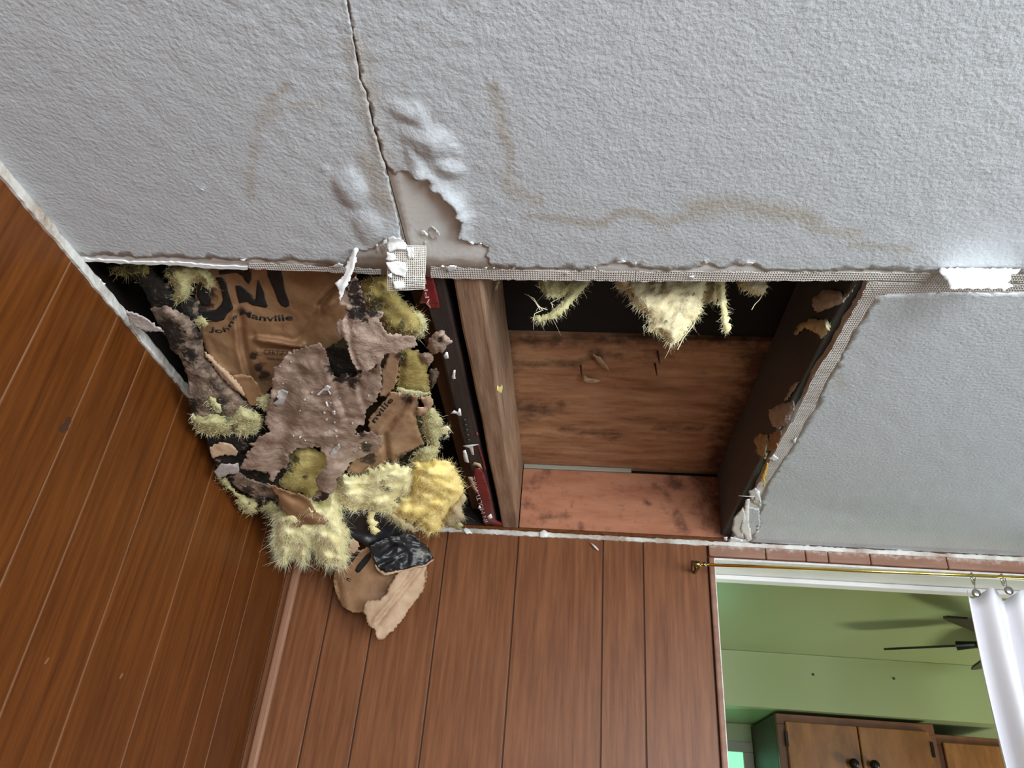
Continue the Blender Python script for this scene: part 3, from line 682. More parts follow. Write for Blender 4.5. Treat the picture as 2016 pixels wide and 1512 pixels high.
def st_board(name, lo, hi, mat, stf, step=0.012, **k):
    """a board with a dense lower or front face that carries a stain mask"""
    bm = bmesh.new(); add_box(bm, lo, hi, 0.002)
    bmesh.ops.subdivide_edges(bm, edges=[e for e in bm.edges if e.calc_length() > 0.1], cuts=40, use_grid_fill=True)
    me = bm_mesh(bm); a = me.attributes.new('stain', 'FLOAT', 'POINT')
    a.data.foreach_set('value', [stf(*proj(v.co)) for v in me.vertices])
    return obj(name, me, mat, smooth=False, **k)
YS = 1.835*H
def roof_marks(u, v):
    s = 0
    for ln, w, k_ in (([(1000,795),(1075,810)], 14, 0.75), ([(1010,830),(1070,812),(1110,800)], 10, 0.6), ([(1170,690),(1175,705)], 16, 0.9), ([(990,715),(1130,718),(1160,705)], 7, 0.7), ([(1100,845),(1220,855)], 8, 0.5), ([(1160,695),(1330,700)], 8, 0.55),
                      ([(1500,670),(1480,760),(1430,860),(1415,915)], 30, 0.9), ([(985,668),(1510,668)], 14, 0.8), ([(1290,842),(1380,845)], 8, 0.55), ([(1000,690),(1010,860)], 14, 0.55)):  # also darker along the right, near and left edges
        s = max(s, k_*math.exp(-(linedist((u, v), ln)/w)**2))
    return s
rb = st_board('roof_board', (JX1-0.06, YS, ZD), (0.62*H, YB+0.02, ZD+0.02), M['roof_board'], roof_marks, label='brown plywood roof board with nails poking through', cat='board')
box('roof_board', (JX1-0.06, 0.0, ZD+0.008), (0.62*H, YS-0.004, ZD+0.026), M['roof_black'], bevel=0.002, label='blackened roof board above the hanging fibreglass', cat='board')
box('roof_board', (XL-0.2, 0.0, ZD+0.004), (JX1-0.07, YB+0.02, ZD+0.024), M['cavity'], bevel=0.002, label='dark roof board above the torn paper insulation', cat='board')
def rim_stain_shade(u, v):
    s = 0
    for ln, w, k_ in (([(1322,948),(1330,952)], 15, 1.0), ([(1040,960),(1075,925)], 12, 0.6), ([(1035,990),(1050,1000)], 10, 0.6), ([(1060,1020),(1120,1015)], 7, 0.6), ([(1130,985),(1115,1010)], 5, 0.6), ([(1290,955),(1320,980)], 8, 0.7), ([(1325,1010),(1345,1045)], 11, 0.75), ([(1275,990),(1280,995)], 6, 0.8), ([(1140,1030),(1145,1050)], 5, 0.7), ([(1380,930),(1430,1050)], 30, 0.8)):  # spots are stains; the broad right-end entry is painted shade
        s = max(s, k_*math.exp(-(linedist((u, v), ln)/w)**2))
    return s
st_board('rim_board', (JX1+0.001, YB+0.001, Z0+1.014*H), (0.60*H, YB+0.035, Z0+1.266*H), M['rim'], rim_stain_shade, label='reddish rim board standing at the back of the open bay', cat='board')
box('rim_strip', (JX1+0.001, YB-0.001, Z0+1.267*H), (0.22*H, YB+0.03, ZD-0.001), M['grey_wood'], bevel=0.002, label='pale strip between the rim board and the roof board', cat='strip')  # daylight in the gap above the rim, built as a pale strip
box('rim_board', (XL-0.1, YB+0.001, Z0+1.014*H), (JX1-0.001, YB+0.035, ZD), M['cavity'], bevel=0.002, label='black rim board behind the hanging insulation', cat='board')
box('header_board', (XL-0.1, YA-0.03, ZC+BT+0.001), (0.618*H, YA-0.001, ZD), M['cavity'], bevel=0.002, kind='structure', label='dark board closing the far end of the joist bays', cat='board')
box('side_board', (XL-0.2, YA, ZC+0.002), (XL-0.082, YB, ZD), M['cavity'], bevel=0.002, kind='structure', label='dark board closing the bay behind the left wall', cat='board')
# wall plate on top of the panelling
box('wall_plate', (XL+0.01, YB-0.001, Z0+1.0005*H), (0.572*H, YB+0.003, Z0+1.0115*H), M['wood_panel'], bevel=0.001, label='thin brown plate edge above the white bead', cat='plate')
# nails through the roof board
for a, b in (((1289,716),(1300,750)), ((1294,692),(1306,722)), ((1143,720),(1149,748))):
    p = on_z(a[0], a[1], 1.287); tube('nail', [p+Vector((0,0,0.004)), p+Vector((0.002,-0.004,-0.02)), p+Vector((0.003,-0.008,-0.034))], [0.0022,0.0019,0.0008], M['steel_dark'], rb, 6)
for pts in (q(940,500,2.52,[(530,600),(545,615),(610,628),(590,640),(545,640),(520,625)]), q(940,500,2.52,[(570,495),(610,510),(640,550),(665,590),(640,570),(600,540)])):
    chip(pts, 0.01, 'splinter', 'kraft_light', rb, base=1.283)

box('roof_deck', (XL-0.3, YA-0.1, ZD+0.03), (XR+0.1, YK0, ZD+0.06), M['cavity'], bevel=0, kind='structure', label='outer roof deck above the joist bays', cat='roof')  # added out of view to block sky light leaking into the bays
box('end_board', (XL-0.3, YB+0.036, Z0+1.013*H), (0.7*H, YB+0.06, ZD+0.029), M['cavity'], bevel=0, kind='structure', label='dark outer board behind the rim boards', cat='board')  # added behind the rim to close gaps that let light in
# ================================================================== DOORWAY, KITCHEN
# casing over and beside the doorway: separate worn blocks
D1 = empty('door_1', (XO, YB, 0), kind='structure', label='open doorway to the green kitchen', cat='doorway')
cuts = [on_y(x, 1090, 2.735).x for x in (1395, 1507, 1585, 1629, 1711, 1860)]+[XO2]
def worn_box(name, lo, hi, mat, parent, stf, bevel=0.003, cuts_=14):
    bm = bmesh.new(); add_box(bm, lo, hi, bevel)
    bmesh.ops.subdivide_edges(bm, edges=[e for e in bm.edges if e.calc_length() > 0.03], cuts=cuts_, use_grid_fill=True)
    me = bm_mesh(bm); a = me.attributes.new('stain', 'FLOAT', 'POINT'); a.data.foreach_set('value', [stf(v.co) for v in me.vertices])
    return obj(name, me, mat, parent, smooth=False)
zc0, zc1 = Z0+0.925*H, Z0+0.977*H
for a, b in zip(cuts, cuts[1:]):
    worn_box('head_casing', (a+0.0008, YB-0.010, zc0+0.006), (b-0.0008, YB, zc1), M['casing'], D1, lambda c: 0.36 if c.z > zc1-0.003 else 0.0)
worn_box('head_stop', (XO+0.0, YB-0.003, zc0-0.001), (XO2, YB+0.02, zc0+0.005), M['white_wood'], D1, lambda c: 0.3)
box('head_jamb', (XO, YB+0.021, zc0-0.004), (XO2, YK0-0.03, zc0-0.0005), M['white_wood'], D1, 0.001)
box('head_stop', (XO, YK0-0.062, zc0-0.016), (XO2, YK0-0.03, zc0-0.0045), M['white_wood'], D1, 0.002)
worn_box('side_casing', (XO-0.011, YB-0.009, 0), (XO+0.004, YB+0.0, zc0+0.004), M['casing'], D1, lambda c: 0.8 if c.x > XO+0.0025 else 0.0, 0.004, 60)
worn_box('side_jamb', (XO-0.0, YB+0.001, 0), (XO+0.0045, YK0-0.001, zc0-0.005), M['white_wood'], D1, lambda c: 0.35, 0.001, 30)

def kbox(n, lo, hi, m, **k): return box(n, lo, hi, m, bevel=0, kind='structure', **k)
KX0, KX1 = -0.1, 2.6
kbox('ceiling_kitchen', (KX0, YK0+0.001, ZC), (KX1, YKB+0.3, ZC+0.05), M['green'], label='green kitchen ceiling', cat='ceiling')
kbox('wall_kitchen_soffit', (KX0, YK, Z0+0.698*H), (KX1, YKB+0.1, ZC-0.001), M['green'], label='green soffit above the kitchen cabinets', cat='wall')
kbox('wall_kitchen_back', (KX0, YKB, 0), (KX1, YKB+0.1, Z0+0.697*H), M['green'], label='green kitchen wall behind the cabinets', cat='wall')
kbox('wall_kitchen_left', (KX0-0.1, YK0+0.001, 0), (KX0, YKB+0.1, ZC), M['green'], label='green side wall of the kitchen', cat='wall')
kbox('wall_kitchen_right', (KX1, YK0+0.001, 0), (KX1+0.1, YKB+0.1, ZC), M['green'], label='green far side wall of the kitchen', cat='wall')
kbox('floor_kitchen', (KX0-0.1, YB+0.001, -0.05), (KX1+0.1, YKB+0.1, 0.0), M['floor'], label='kitchen floor', cat='floor')
# little scars on the soffit
# two screws in the soffit face
so_ = bpy.data.objects['wall_kitchen_soffit']
for x, y in ((1601,1328), (1760,1336)):
    p = on_y(x, y, 4.558); tube('screw', [p+Vector((0,0.001,0)), p+Vector((0,-0.003,0))], [0.005,0.004], M['cab_side'], so_, 8)
# wall cabinets
def cab(name, x0, x1, y0, zt, zb, lab, doors, hinge=True):
    e = empty(name, ((x0+x1)/2, y0, zb), lab, 'cabinet', 'wall cabinets in the kitchen')
    box('side_panel', (x0, y0+0.02, zb), (x0+0.016, YKB-0.001, zt), M['cab_side'], e)
    box('side_panel', (x1-0.016, y0+0.02, zb), (x1, YKB-0.001, zt), M['cab_side'], e)
    box('top_panel', (x0+0.016, y0+0.02, zt-0.016), (x1-0.016, YKB-0.001, zt), M['cab_side'], e)
    box('bottom_panel', (x0+0.016, y0+0.02, zb), (x1-0.016, YKB-0.001, zb+0.016), M['cab_side'], e)
    box('back_panel', (x0+0.016, YKB-0.008, zb+0.016), (x1-0.016, YKB-0.001, zt-0.016), M['cab_side'], e)
    box('face_rail', (x0, y0, zt-0.035), (x1, y0+0.019, zt), M['cab_dark'], e)
    box('face_rail', (x0, y0, zb), (x1, y0+0.019, zb+0.035), M['cab_dark'], e)
    for sx in (x0, x1-0.03): box('face_stile', (sx, y0, zb+0.035), (sx+0.03, y0+0.019, zt-0.035), M['cab_dark'], e)
    n = len(doors)-1
    for i in range(n):
        a, b = doors[i], doors[i+1]
        d = box('door', (a+0.0015, y0-0.016, zb+0.02), (b-0.0015, y0-0.001, zt-0.026), M['cab'], e, 0.004)
        kx = b-0.035 if (i == 0 and n > 1) else a+0.035
        kz = Z0+0.448*H if n > 1 else zb+0.12
        bm = bmesh.new(); bmesh.ops.create_uvsphere(bm, u_segments=16, v_segments=10, radius=0.017)
        for v in bm.verts: v.co = Vector((v.co.x, v.co.y*0.6, v.co.z))+Vector((kx, y0-0.034, kz))
        add_tube(bm, [(kx, y0-0.015, kz), (kx, y0-0.03, kz)], 0.007, 10)
        obj('knob', bm_mesh(bm), M['black_metal'], d)
        hx = a if (i == 0 and n > 1) else b
        if hinge: box('hinge', (hx-0.004, y0-0.019, zt-0.11), (hx+0.006, y0-0.0165+0.001, zt-0.06), M['black_metal'], d, 0.001)
    return e
ZT = Z0+0.680*H
yc = 4.60*H
f = 4.60/4.558
cab('wall_cabinet', 1.150*H*f, 1.990*H*f, yc, ZT, ZT-0.62, 'orange wooden wall cabinet with two doors and round black knobs', [1.150*H*f+0.026, 1.575*H*f, 1.990*H*f-0.026])
cab('wall_cabinet', 2.0*H*f+0.004, 2.42*H*f, yc+0.03, ZT-0.028, ZT-0.62, 'smaller wall cabinet beside the white curtain, set back under a dark rail', [2.0*H*f+0.02, 2.41*H*f], False)
# far window with a lit green pane
w3 = empty('window_3', (0.66, YKB, 1.4), kind='structure', label='small lit window left of the wall cabinet', cat='window')
xa, xb_ = on_y(1405, 1490, 5.24).x, on_y(1481, 1470, 5.24).x; zt_ = on_y(1460, 1461, 5.24).z
xp = on_y(1463, 1490, 5.24).x; zp_ = on_y(1450, 1480, 5.24).z
box('window_frame', (xa-0.35, YKB-0.02, zp_), (xb_, YKB-0.001, zt_), M['grey_wood'], w3, 0.002)
box('window_frame', (xp, YKB-0.02, 1.05), (xb_, YKB-0.001, zp_-0.0005), M['grey_wood'], w3, 0.002)
box('window_frame', (xa-0.35, YKB-0.02, 1.05), (xa-0.28, YKB-0.001, zp_-0.0005), M['grey_wood'], w3, 0.002)
box('pane', (xa-0.279, YKB-0.008, 1.05), (xp-0.0005, YKB-0.001, zp_-0.001), M['pane'], w3, 0)
lw = area('kitchen_window_daylight', ((xa+xp)/2-0.14, YKB-0.03, 1.3), ((xa+xp)/2-0.14, 0, 1.5), 0.35, 0.45, 1.2, (0.55, 1.0, 0.75))
# ceiling fan with a lamp bowl
fx, fy, fz = 2.0*H, 3.6*H, Z0+0.90*H
FAN = empty('ceiling_fan', (fx, fy, fz), 'black ceiling fan in the kitchen, mostly behind the curtain', 'fan')
tube('canopy', [(fx,fy,ZC-0.001), (fx,fy,ZC-0.02), (fx,fy,ZC-0.035)], [0.07,0.07,0.03], M['fan'], FAN, 24)
tube('down_rod', [(fx,fy,ZC-0.030), (fx,fy,fz+0.03)], 0.012, M['fan'], FAN, 12)
tube('motor_housing', [(fx,fy,fz+0.04), (fx,fy,fz+0.03), (fx,fy,fz-0.02), (fx,fy,fz-0.04)], [0.04,0.075,0.075,0.05], M['fan'], FAN, 28)
for k in range(5):
    an = math.radians(150+72*k); u_ = Vector((math.cos(an), math.sin(an), 0)); s_ = Vector((-u_.y, u_.x, 0))
    t_ = math.radians(-13); sd = s_*math.cos(t_)+Vector((0,0,math.sin(t_)))
    nn_ = u_.cross(sd); bm = bmesh.new(); ring = []
    prof = [(0.10,0.026),(0.15,0.042),(0.29,0.050),(0.335,0.044),(0.35,0.026)]
    c0 = Vector((fx,fy,fz))
    top = [c0+u_*r+sd*w for r, w in prof]+[c0+u_*r-sd*w for r, w in reversed(prof)]
    vt = [bm.verts.new(p+nn_*0.003) for p in top]; vb = [bm.verts.new(p-nn_*0.003) for p in top]
    bm.faces.new(vt); bm.faces.new(vb[::-1])
    for i in range(len(vt)): bm.faces.new((vt[i], vt[(i+1)%len(vt)], vb[(i+1)%len(vt)], vb[i]))
    bl = obj('blade', bm_mesh(bm), M['fan'], FAN, smooth=False)
    tube('blade_iron', [c0+u_*0.07, c0+u_*0.10, c0+u_*0.15], [0.012,0.010,0.014], M['fan'], bl, 8)
# made-up window on the right-hand wall, out of view, added to light the kitchen
w4 = empty('window_4', (KX1, 2.3, 1.3), kind='structure', label='kitchen window out of view', cat='window')
for lo, hi in (((KX1-0.02, 1.97, 0.95), (KX1-0.001, 2.63, 1.0)), ((KX1-0.02, 1.97, 1.55), (KX1-0.001, 2.63, 1.6)), ((KX1-0.02, 1.97, 1.0), (KX1-0.001, 2.02, 1.55)), ((KX1-0.02, 2.58, 1.0), (KX1-0.001, 2.63, 1.55))): box('window_frame', lo, hi, M['white_wood'], w4, 0.001)
box('pane', (KX1-0.008, 2.02, 1.0), (KX1-0.001, 2.58, 1.55), M['sky_pane'], w4, 0)
area('kitchen_window_daylight', (KX1-0.03, 2.30, 1.27), (0, 2.30, 1.27), 0.55, 0.55, 24, (1.0, 0.95, 0.80))  # added lamp that goes with the made-up window

# ---- curtain rod, rings, curtain
YRD = 2.62
ra, rb_ = on_y(1378, 1111, YRD), on_y(2016, 1137, YRD)
rdir = (rb_-ra).normalized()
ROD = empty('curtain_rod', ra, 'thin brass curtain rod across the doorway top', 'curtain rod')
tube('rod', [ra, ra+rdir*1.02], 0.0036, M['brass'], ROD, 14)
tube('finial', [ra-rdir*0.016, ra-rdir*0.012, ra-rdir*0.004, ra+rdir*0.002], [0.003,0.006,0.0075,0.005], M['brass_dark'], ROD, 16)
tube('collar', [ra+rdir*0.006, ra+rdir*0.014], 0.0055, M['nickel'], ROD, 16)
bk = bmesh.new(); add_tube(bk, [ra+rdir*0.002, ra+Vector((0.001, YB-ra.y-0.004, 0.004)), ra+Vector((0.001, YB-ra.y-0.003, 0.022))], 0.0035, 8)
add_box(bk, (ra.x-0.006, YB-0.005, ra.z+0.008), (ra.x+0.008, YB-0.001, ra.z+0.034), 0.001)
obj('bracket', bm_mesh(bk), M['brass_dark'], ROD)
# curtain: pleated cloth gathered at the top, swinging in to the left edge
def curtain():
    nu, nv = 160, 60; vs, fs = [], []
    p0 = on_y(1897, 1168, YRD-0.02); ztop = p0.z
    for j in range(nv+1):
        t = j/nv; z = ztop-t*1.75
        sp = 0.0+0.03*t
        for i in range(nu+1):
            s = i/nu
            x = p0.x + s*0.40 - 0.010*math.sin(min(t*6, 1)*1.57)*(1-s) + 0.030*t
            ph = s*2*math.pi*6.2
            amp = 0.014+0.024*min(t*3, 1)
            y = (YRD-0.03)*H + amp*math.sin(ph+0.5*t) + 0.003*math.sin(ph*2.3+4*t)
            x += 0.006*math.cos(ph)
            zz = z + (0.010*math.cos(ph+0.9) if True else 0)*(1-t)
            vs.append((x, y, zz))
    for j in range(nv):
        for i in range(nu):
            a = j*(nu+1)+i; fs.append((a, a+1, a+nu+2, a+nu+1))
    me = mesh('curtain', vs, fs); o = obj('curtain', me, M['curtain'], label='white pleated curtain hanging from the brass rod', cat='curtain')
    m = o.modifiers.new('t', 'SOLIDIFY'); m.thickness = 0.0015; m.offset = 0
    return o
CT = curtain()
# rings and round clip buttons
def ring(px, py, bx, by, lab):
    c = ra+rdir*((on_y(px, py, YRD).x-ra.x)/rdir.x)
    e = empty('curtain_ring', c, lab, 'curtain ring', 'curtain rings on the rod')
    bm = bmesh.new(); R = 0.0125; cc = c-Vector((0,0,R-0.0055))
    pts = [cc+Vector((0.004*math.sin(k*math.pi/12), R*math.sin(k*math.pi/12), R*math.cos(k*math.pi/12))) for k in range(25)]
    add_tube(bm, pts, 0.0014, 8, False); obj('ring', bm_mesh(bm), M['nickel'], e)
    b = on_y(bx, by, YRD-0.085)
    tube('wire', [cc+Vector((0,-R,-0.002)), (cc+b)/2+Vector((0,-0.004,0.004)), b+Vector((0,0.004,0.006))], 0.0009, M['nickel'], e, 6)
    bm = bmesh.new(); bmesh.ops.create_uvsphere(bm, u_segments=20, v_segments=12, radius=0.0095)
    for v in bm.verts: v.co = Vector((v.co.x, v.co.y*0.45, v.co.z))+b
    obj('button', bm_mesh(bm), M['nickel'], e)
ring(1913, 1133, 1922, 1168, 'curtain ring nearest the brass rod end, with a round button on the curtain edge')
ring(1972, 1136, 1986, 1163, 'second curtain ring from the rod end, at the frame edge')

# ================================================================== RED TAPE AND SCRAPS ON THE DARK JOIST
DJ = [o for o in bpy.data.objects if o.get('label', '').startswith('dark stained joist')][0]
SJ = Surf(DJ)
def on_joist(name, pts, mat, lift=0.0016, lab=None):
    o = decal(name, pts, M[mat], DJ, lift, 6, tgt=SJ2)
    if o and lab: o['label'] = lab
    return o
zj = ZC+0.008
class Plane:
    def __init__(s, z): s.z = z
    def __call__(s, x, y, lift): p = CAM+ray(x, y)*((s.z-Z0)/ray(x, y).z); d = (p-CAM).normalized(); return p-d*lift
SJ2 = Plane(zj)
on_joist('red_tape', q(640,440,5.6,[(1105,590),(1190,590),(1215,690),(1260,880),(1040,880),(1080,760)])+[], 'tape_red', 0.004, 'torn red tape with pale lettering')
on_joist('red_tape', [(833,545),(852,545),(866,606),(846,608),(836,590)], 'tape_red', 0.003)
on_joist('red_tape', q(860,820,5.815,[(430,600),(490,590),(540,650),(600,850),(625,980),(670,1180),(790,1240),(770,1285),(680,1270),(620,1230),(560,1250),(530,1200),(510,1000),(450,850),(415,690)]), 'tape_red', 0.004, 'long torn strip of red tape with pale lettering')
on_joist('red_tape', q(860,820,5.815,[(465,320),(480,320),(545,520),(565,610),(540,610),(515,500)]), 'tape_red', 0.003)
on_joist('red_tape', q(860,820,5.815,[(440,200),(460,180),(480,205),(462,228)]), 'tape_red', 0.003)
P5 = Plane(zj-0.004)
text_on('tape_lettering', 'APPL', [(848,606),(838,548)], 11, M['tape_print'], DJ, P5, 0.0, lift=0.003)
text_on('tape_lettering', 'IN MULTI-WIRE', [(960,1027),(934,938)], 12, M['tape_print'], DJ, P5, 0.0, lift=0.004)
for pts in (q(860,820,5.815,[(300,335),(400,320),(480,318),(415,340),(425,440),(400,440),(370,360),(310,345)]), q(860,820,5.815,[(300,390),(330,380),(350,440),(370,530),(320,520),(300,460)]),
            q(860,820,5.815,[(400,560),(430,520),(500,540),(525,610),(500,590),(460,560)]), q(860,820,5.815,[(355,690),(400,690),(440,800),(480,870),(440,860),(390,800)])):
    on_joist('paper_scrap', pts, 'kraft_light' if pts[0][1] > 900 else 'paper', 0.005)
for pts in (q(830,530,5.6,[(240,960),(270,910),(290,915),(300,980),(260,990)]), q(830,530,5.6,[(330,1190),(355,1110),(375,1110),(370,1180),(378,1205),(345,1215)]), q(680,740,6.3,[(1300,470),(1350,425),(1395,450),(1410,400),(1430,410),(1440,490),(1415,500),(1370,470)]), q(860,820,5.815,[(470,1050),(490,1015),(510,1040),(505,1075)]), q(860,820,5.815,[(570,1150),(620,1110),(640,1160),(600,1180)])):
    on_joist('paint_flake', pts, 'flake', 0.006)
# worn dark lettering scars along the edge of the dark joist
for i in range(5):
    on_joist('scar', q(680,740,6.3,[(1440+14*i,540+62*i),(1490+12*i,530+62*i),(1510+12*i,560+62*i),(1460+14*i,585+62*i)]), 'ink', 0.004)
# yellow tuft stuck to the light joist
LJ = [o for o in bpy.data.objects if o.get('label', '').startswith('light brown wooden joist')][0]
o = decal('fibre_scrap', q(830,530,5.6,[(835,1280),(860,1300),(890,1270),(895,1310),(880,1370),(860,1360),(825,1340)]), M['fluff_gold'], LJ, 0.003, 4, tgt=Surf(LJ))
# ================================================================== THE FALLEN INSULATION AND TORN BOARD
BATT = empty('insulation_batt', at(560, 700, HEAP(560,700)*H), 'paper-faced yellow fibreglass batt sagging out of the left bay', 'insulation')
K = dict(parent=BATT)
# batt core behind everything
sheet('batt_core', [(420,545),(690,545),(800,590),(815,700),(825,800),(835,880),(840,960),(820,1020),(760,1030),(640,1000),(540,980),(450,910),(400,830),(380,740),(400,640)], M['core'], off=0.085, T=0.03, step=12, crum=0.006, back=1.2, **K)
kr = sheet('kraft_facing', [(395,528),(560,526),(700,530),(706,590),(690,640),(672,668),(640,690),(600,705),(560,720),(545,750),(525,775),(505,800),(480,797),(470,770),(440,735),(405,690),(388,640),(384,580)], M['kraft'], off=0.016, step=4, crum=0.007, freq=14,
   creases=[([(470,615),(478,690),(492,745)], 0.018, 8), ([(462,610),(470,690),(484,745)], -0.008, 7), ([(508,667),(560,676),(592,682)], -0.017, 7), ([(500,661),(550,664),(580,672),(600,655),(630,610)], 0.008, 6), ([(630,600),(655,570),(690,540)], 0.016, 6), ([(640,610),(665,585),(700,560)], -0.008, 7), ([(510,685),(600,690)], 0.006, 4), ([(400,660),(415,700),(440,735)], -0.006, 8)],
   stains=[(392,610,26),(408,575,18),(500,700,9),(512,722,9),(520,740,10),(690,560,14)], **K)
SK = Surf(kr); Z3 = lambda p: q(380,520,7.56,p)
for p in ([(340,200),(410,195),(470,225),(500,290),(520,400),(570,560),(600,640),(590,670),(510,740),(460,830),(350,860),(210,840),(150,790),(60,740),(30,680),(200,690),(340,680),(420,600),(445,530),(430,430),(390,310)],
          [(60,330),(150,280),(190,370),(240,440),(270,540),(260,620),(130,620),(100,560),(60,480)],
          [(380,100),(620,60),(870,60),(870,230),(830,300),(770,240),(740,180),(640,130),(400,160)],
          [(630,320),(720,320),(880,460),(910,520),(930,520),(950,330),(965,235),(985,250),(1060,430),(1070,510),(1115,630),(1080,650),(880,610),(800,560),(690,585),(660,480)],
          [(1105,60),(1300,60),(1340,220),(1370,400),(1430,560),(1435,620),(1380,645),(1310,620),(1260,540),(1220,420),(1150,260),(1110,170)]):
    decal('printed_logo', Z3(p), M['ink'], kr, 0.0016, 5, tgt=SK)
text_on('printed_name', 'Manville', Z3([(690,745),(850,800),(1000,838),(1150,850),(1300,845),(1490,830)]), 17, M['ink'], kr, SK, 0.02)
text_on('printed_name', 'Johns', Z3([(240,990),(330,1015),(430,1025),(530,985),(600,880),(660,770)]), 13, M['ink'], kr, SK, 0.02)
text_on('printed_name', 'CERTIFIED', Z3([(1050,1335),(1200,1350),(1380,1365),(1500,1370)]), 13, M['ink_brown'], kr, SK, 0.005)
text_on('printed_name', 'THERMAL INSULATION', Z3([(1100,1420),(1250,1430),(1400,1440)]), 6, M['ink_brown'], kr, SK, 0.0)

# left dirty crumple and its folds
sheet('dirty_facing', [(296,607),(330,602),(370,622),(385,640),(398,660),(402,700),(420,725),(450,755),(478,785),(495,800),(505,810),(500,830),(470,835),(440,830),(400,833),(378,828),(372,790),(371,750),(362,720),(352,700),(338,690),(330,670),(312,640)], M['paper_dirty'], off=-0.006, step=5, crum=0.012, freq=26, T=0.012, stains=[(330,650,22),(345,668,20),(395,655,16),(380,800,14),(430,800,14),(372,700,14)], **K)
sheet('dark_facing', [(262,540),(300,530),(345,575),(400,590),(398,620),(385,650),(340,612),(300,608),(285,575)], M['paper_dirty'], off=0.02, step=6, crum=0.010, T=0.012, stains=[(300,560,50),(350,600,50),(270,550,30)], **K)
Z1 = lambda p: q(360,640,6.3,p)
sheet('folded_facing', Z1([(265,330),(330,360),(450,480),(600,620),(700,730),(770,850),(740,880),(640,800),(480,650),(330,450),(270,390)]), M['kraft_light'], off=-0.018, step=4, crum=0.005, creases=[(Z1([(300,380),(480,560),(740,850)]), -0.006, 3)], **K)
sheet('folded_facing', Z1([(600,640),(720,600),(860,640),(960,800),(1010,880),(920,1010),(840,1000),(780,900),(700,760)]), M['kraft'], off=-0.014, step=5, crum=0.004, creases=[(Z1([(600,635),(850,640)]), -0.006, 4)], **K)
TF = lambda name, pts, m, f, n, **k: sheet(name, pts, M[m], fib=n, fibmat=f, **{**dict(parent=BATT, step=5, crum=0.006, jag=2.0, freq=30), **k})
TF('fibreglass_tuft', Z1([(100,1110),(250,1130),(400,1090),(600,1130),(700,1020),(800,1040),(950,1110),(1010,1180),(960,1290),(860,1370),(760,1380),(600,1330),(480,1370),(330,1360),(200,1320),(130,1250)]), 'fluff_dull', 'fibre', 420, off=-0.014, T=0.022, fiblen=(0.004,0.013), stains=[(450,825,9),(460,842,8)])
TF('fibreglass_tuft', Z1([(270,770),(350,780),(400,880),(500,990),(520,1080),(440,1150),(350,1000),(290,880)]), 'fluff_dull', 'fibre', 120, off=-0.016, T=0.012, fiblen=(0.004,0.014))
TF('fibreglass_tuft', Z1([(930,920),(1050,850),(1100,930),(1050,1050),(960,1020)]), 'fluff_dull', 'fibre', 120, off=-0.014, T=0.012, fiblen=(0.004,0.014))
Z0_ = lambda p: q(130,480,3.978,p)
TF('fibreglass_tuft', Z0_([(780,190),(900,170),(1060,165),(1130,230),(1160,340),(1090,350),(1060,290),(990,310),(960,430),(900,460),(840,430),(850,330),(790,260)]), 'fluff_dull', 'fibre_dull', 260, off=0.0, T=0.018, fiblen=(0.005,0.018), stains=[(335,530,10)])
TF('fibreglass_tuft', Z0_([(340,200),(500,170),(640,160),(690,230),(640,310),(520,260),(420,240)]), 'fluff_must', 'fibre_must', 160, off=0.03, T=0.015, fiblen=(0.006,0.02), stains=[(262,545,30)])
TF('fibreglass_tuft', Z0_([(1010,600),(1060,560),(1110,620),(1100,640),(1040,650)]), 'fluff_dull', 'fibre_dull', 60, off=-0.005, T=0.01, fiblen=(0.003,0.01))
# upper yellow pocket, hollow pocket, right edge
Z2 = lambda p: q(560,480,3.978,p)
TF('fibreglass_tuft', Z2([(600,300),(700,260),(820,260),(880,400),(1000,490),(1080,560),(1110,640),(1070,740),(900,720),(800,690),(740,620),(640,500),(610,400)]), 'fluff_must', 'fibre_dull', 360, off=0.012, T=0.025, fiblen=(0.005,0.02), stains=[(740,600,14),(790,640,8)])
TF('fibreglass_tuft', Z2([(1000,520),(1090,560),(1115,650),(1070,740),(1010,700),(1040,620)]), 'fluff_dull', 'fibre', 140, off=0.002, T=0.012, fiblen=(0.005,0.014))
Z4 = lambda p: q(680,740,6.3,p)
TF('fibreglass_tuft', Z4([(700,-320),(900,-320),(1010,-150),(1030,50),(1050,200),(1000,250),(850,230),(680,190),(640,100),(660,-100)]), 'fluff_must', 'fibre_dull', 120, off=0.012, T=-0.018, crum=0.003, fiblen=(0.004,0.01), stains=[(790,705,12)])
TF('fibreglass_tuft', Z4([(640,140),(800,170),(950,200),(1050,190),(1050,230),(1000,262),(850,235),(680,200)]), 'fluff_dull', 'fibre', 120, off=-0.006, T=0.008, fiblen=(0.004,0.01))
kf = sheet('kraft_flap', Z4([(560,200),(760,205),(900,260),(890,400),(870,500),(960,800),(980,850),(860,890),(720,1000),(620,1080),(560,1090),(440,1140),(310,1180),(210,1250),(20,1190),(60,1090),(170,970),(330,860),(420,780),(300,700),(290,600),(300,520),(380,430),(500,290)]), M['kraft_mid'], off=-0.006, step=4, crum=0.007, freq=18,
   creases=[(Z4([(790,290),(640,490),(480,700),(500,880),(530,1060)]), 0.02, 6), (Z4([(720,290),(560,500),(430,700)]), -0.006, 9), (Z4([(860,420),(700,700),(560,1000)]), -0.005, 14), (Z4([(420,960),(300,1080),(120,1180)]), -0.006, 8), (Z4([(880,360),(870,520),(950,720)]), 0.008, 5)],
   stains=[(720,900,10),(728,895,9),(732,905,8),(795,905,14),(812,898,12),(765,912,8),(700,870,14),(735,870,12),(800,785,10)], **K)
SKF = Surf(kf)
text_on('printed_name', 'nville', Z4([(365,590),(440,490),(520,390),(600,300)]), 15, M['ink'], kf, SKF, 0.02)
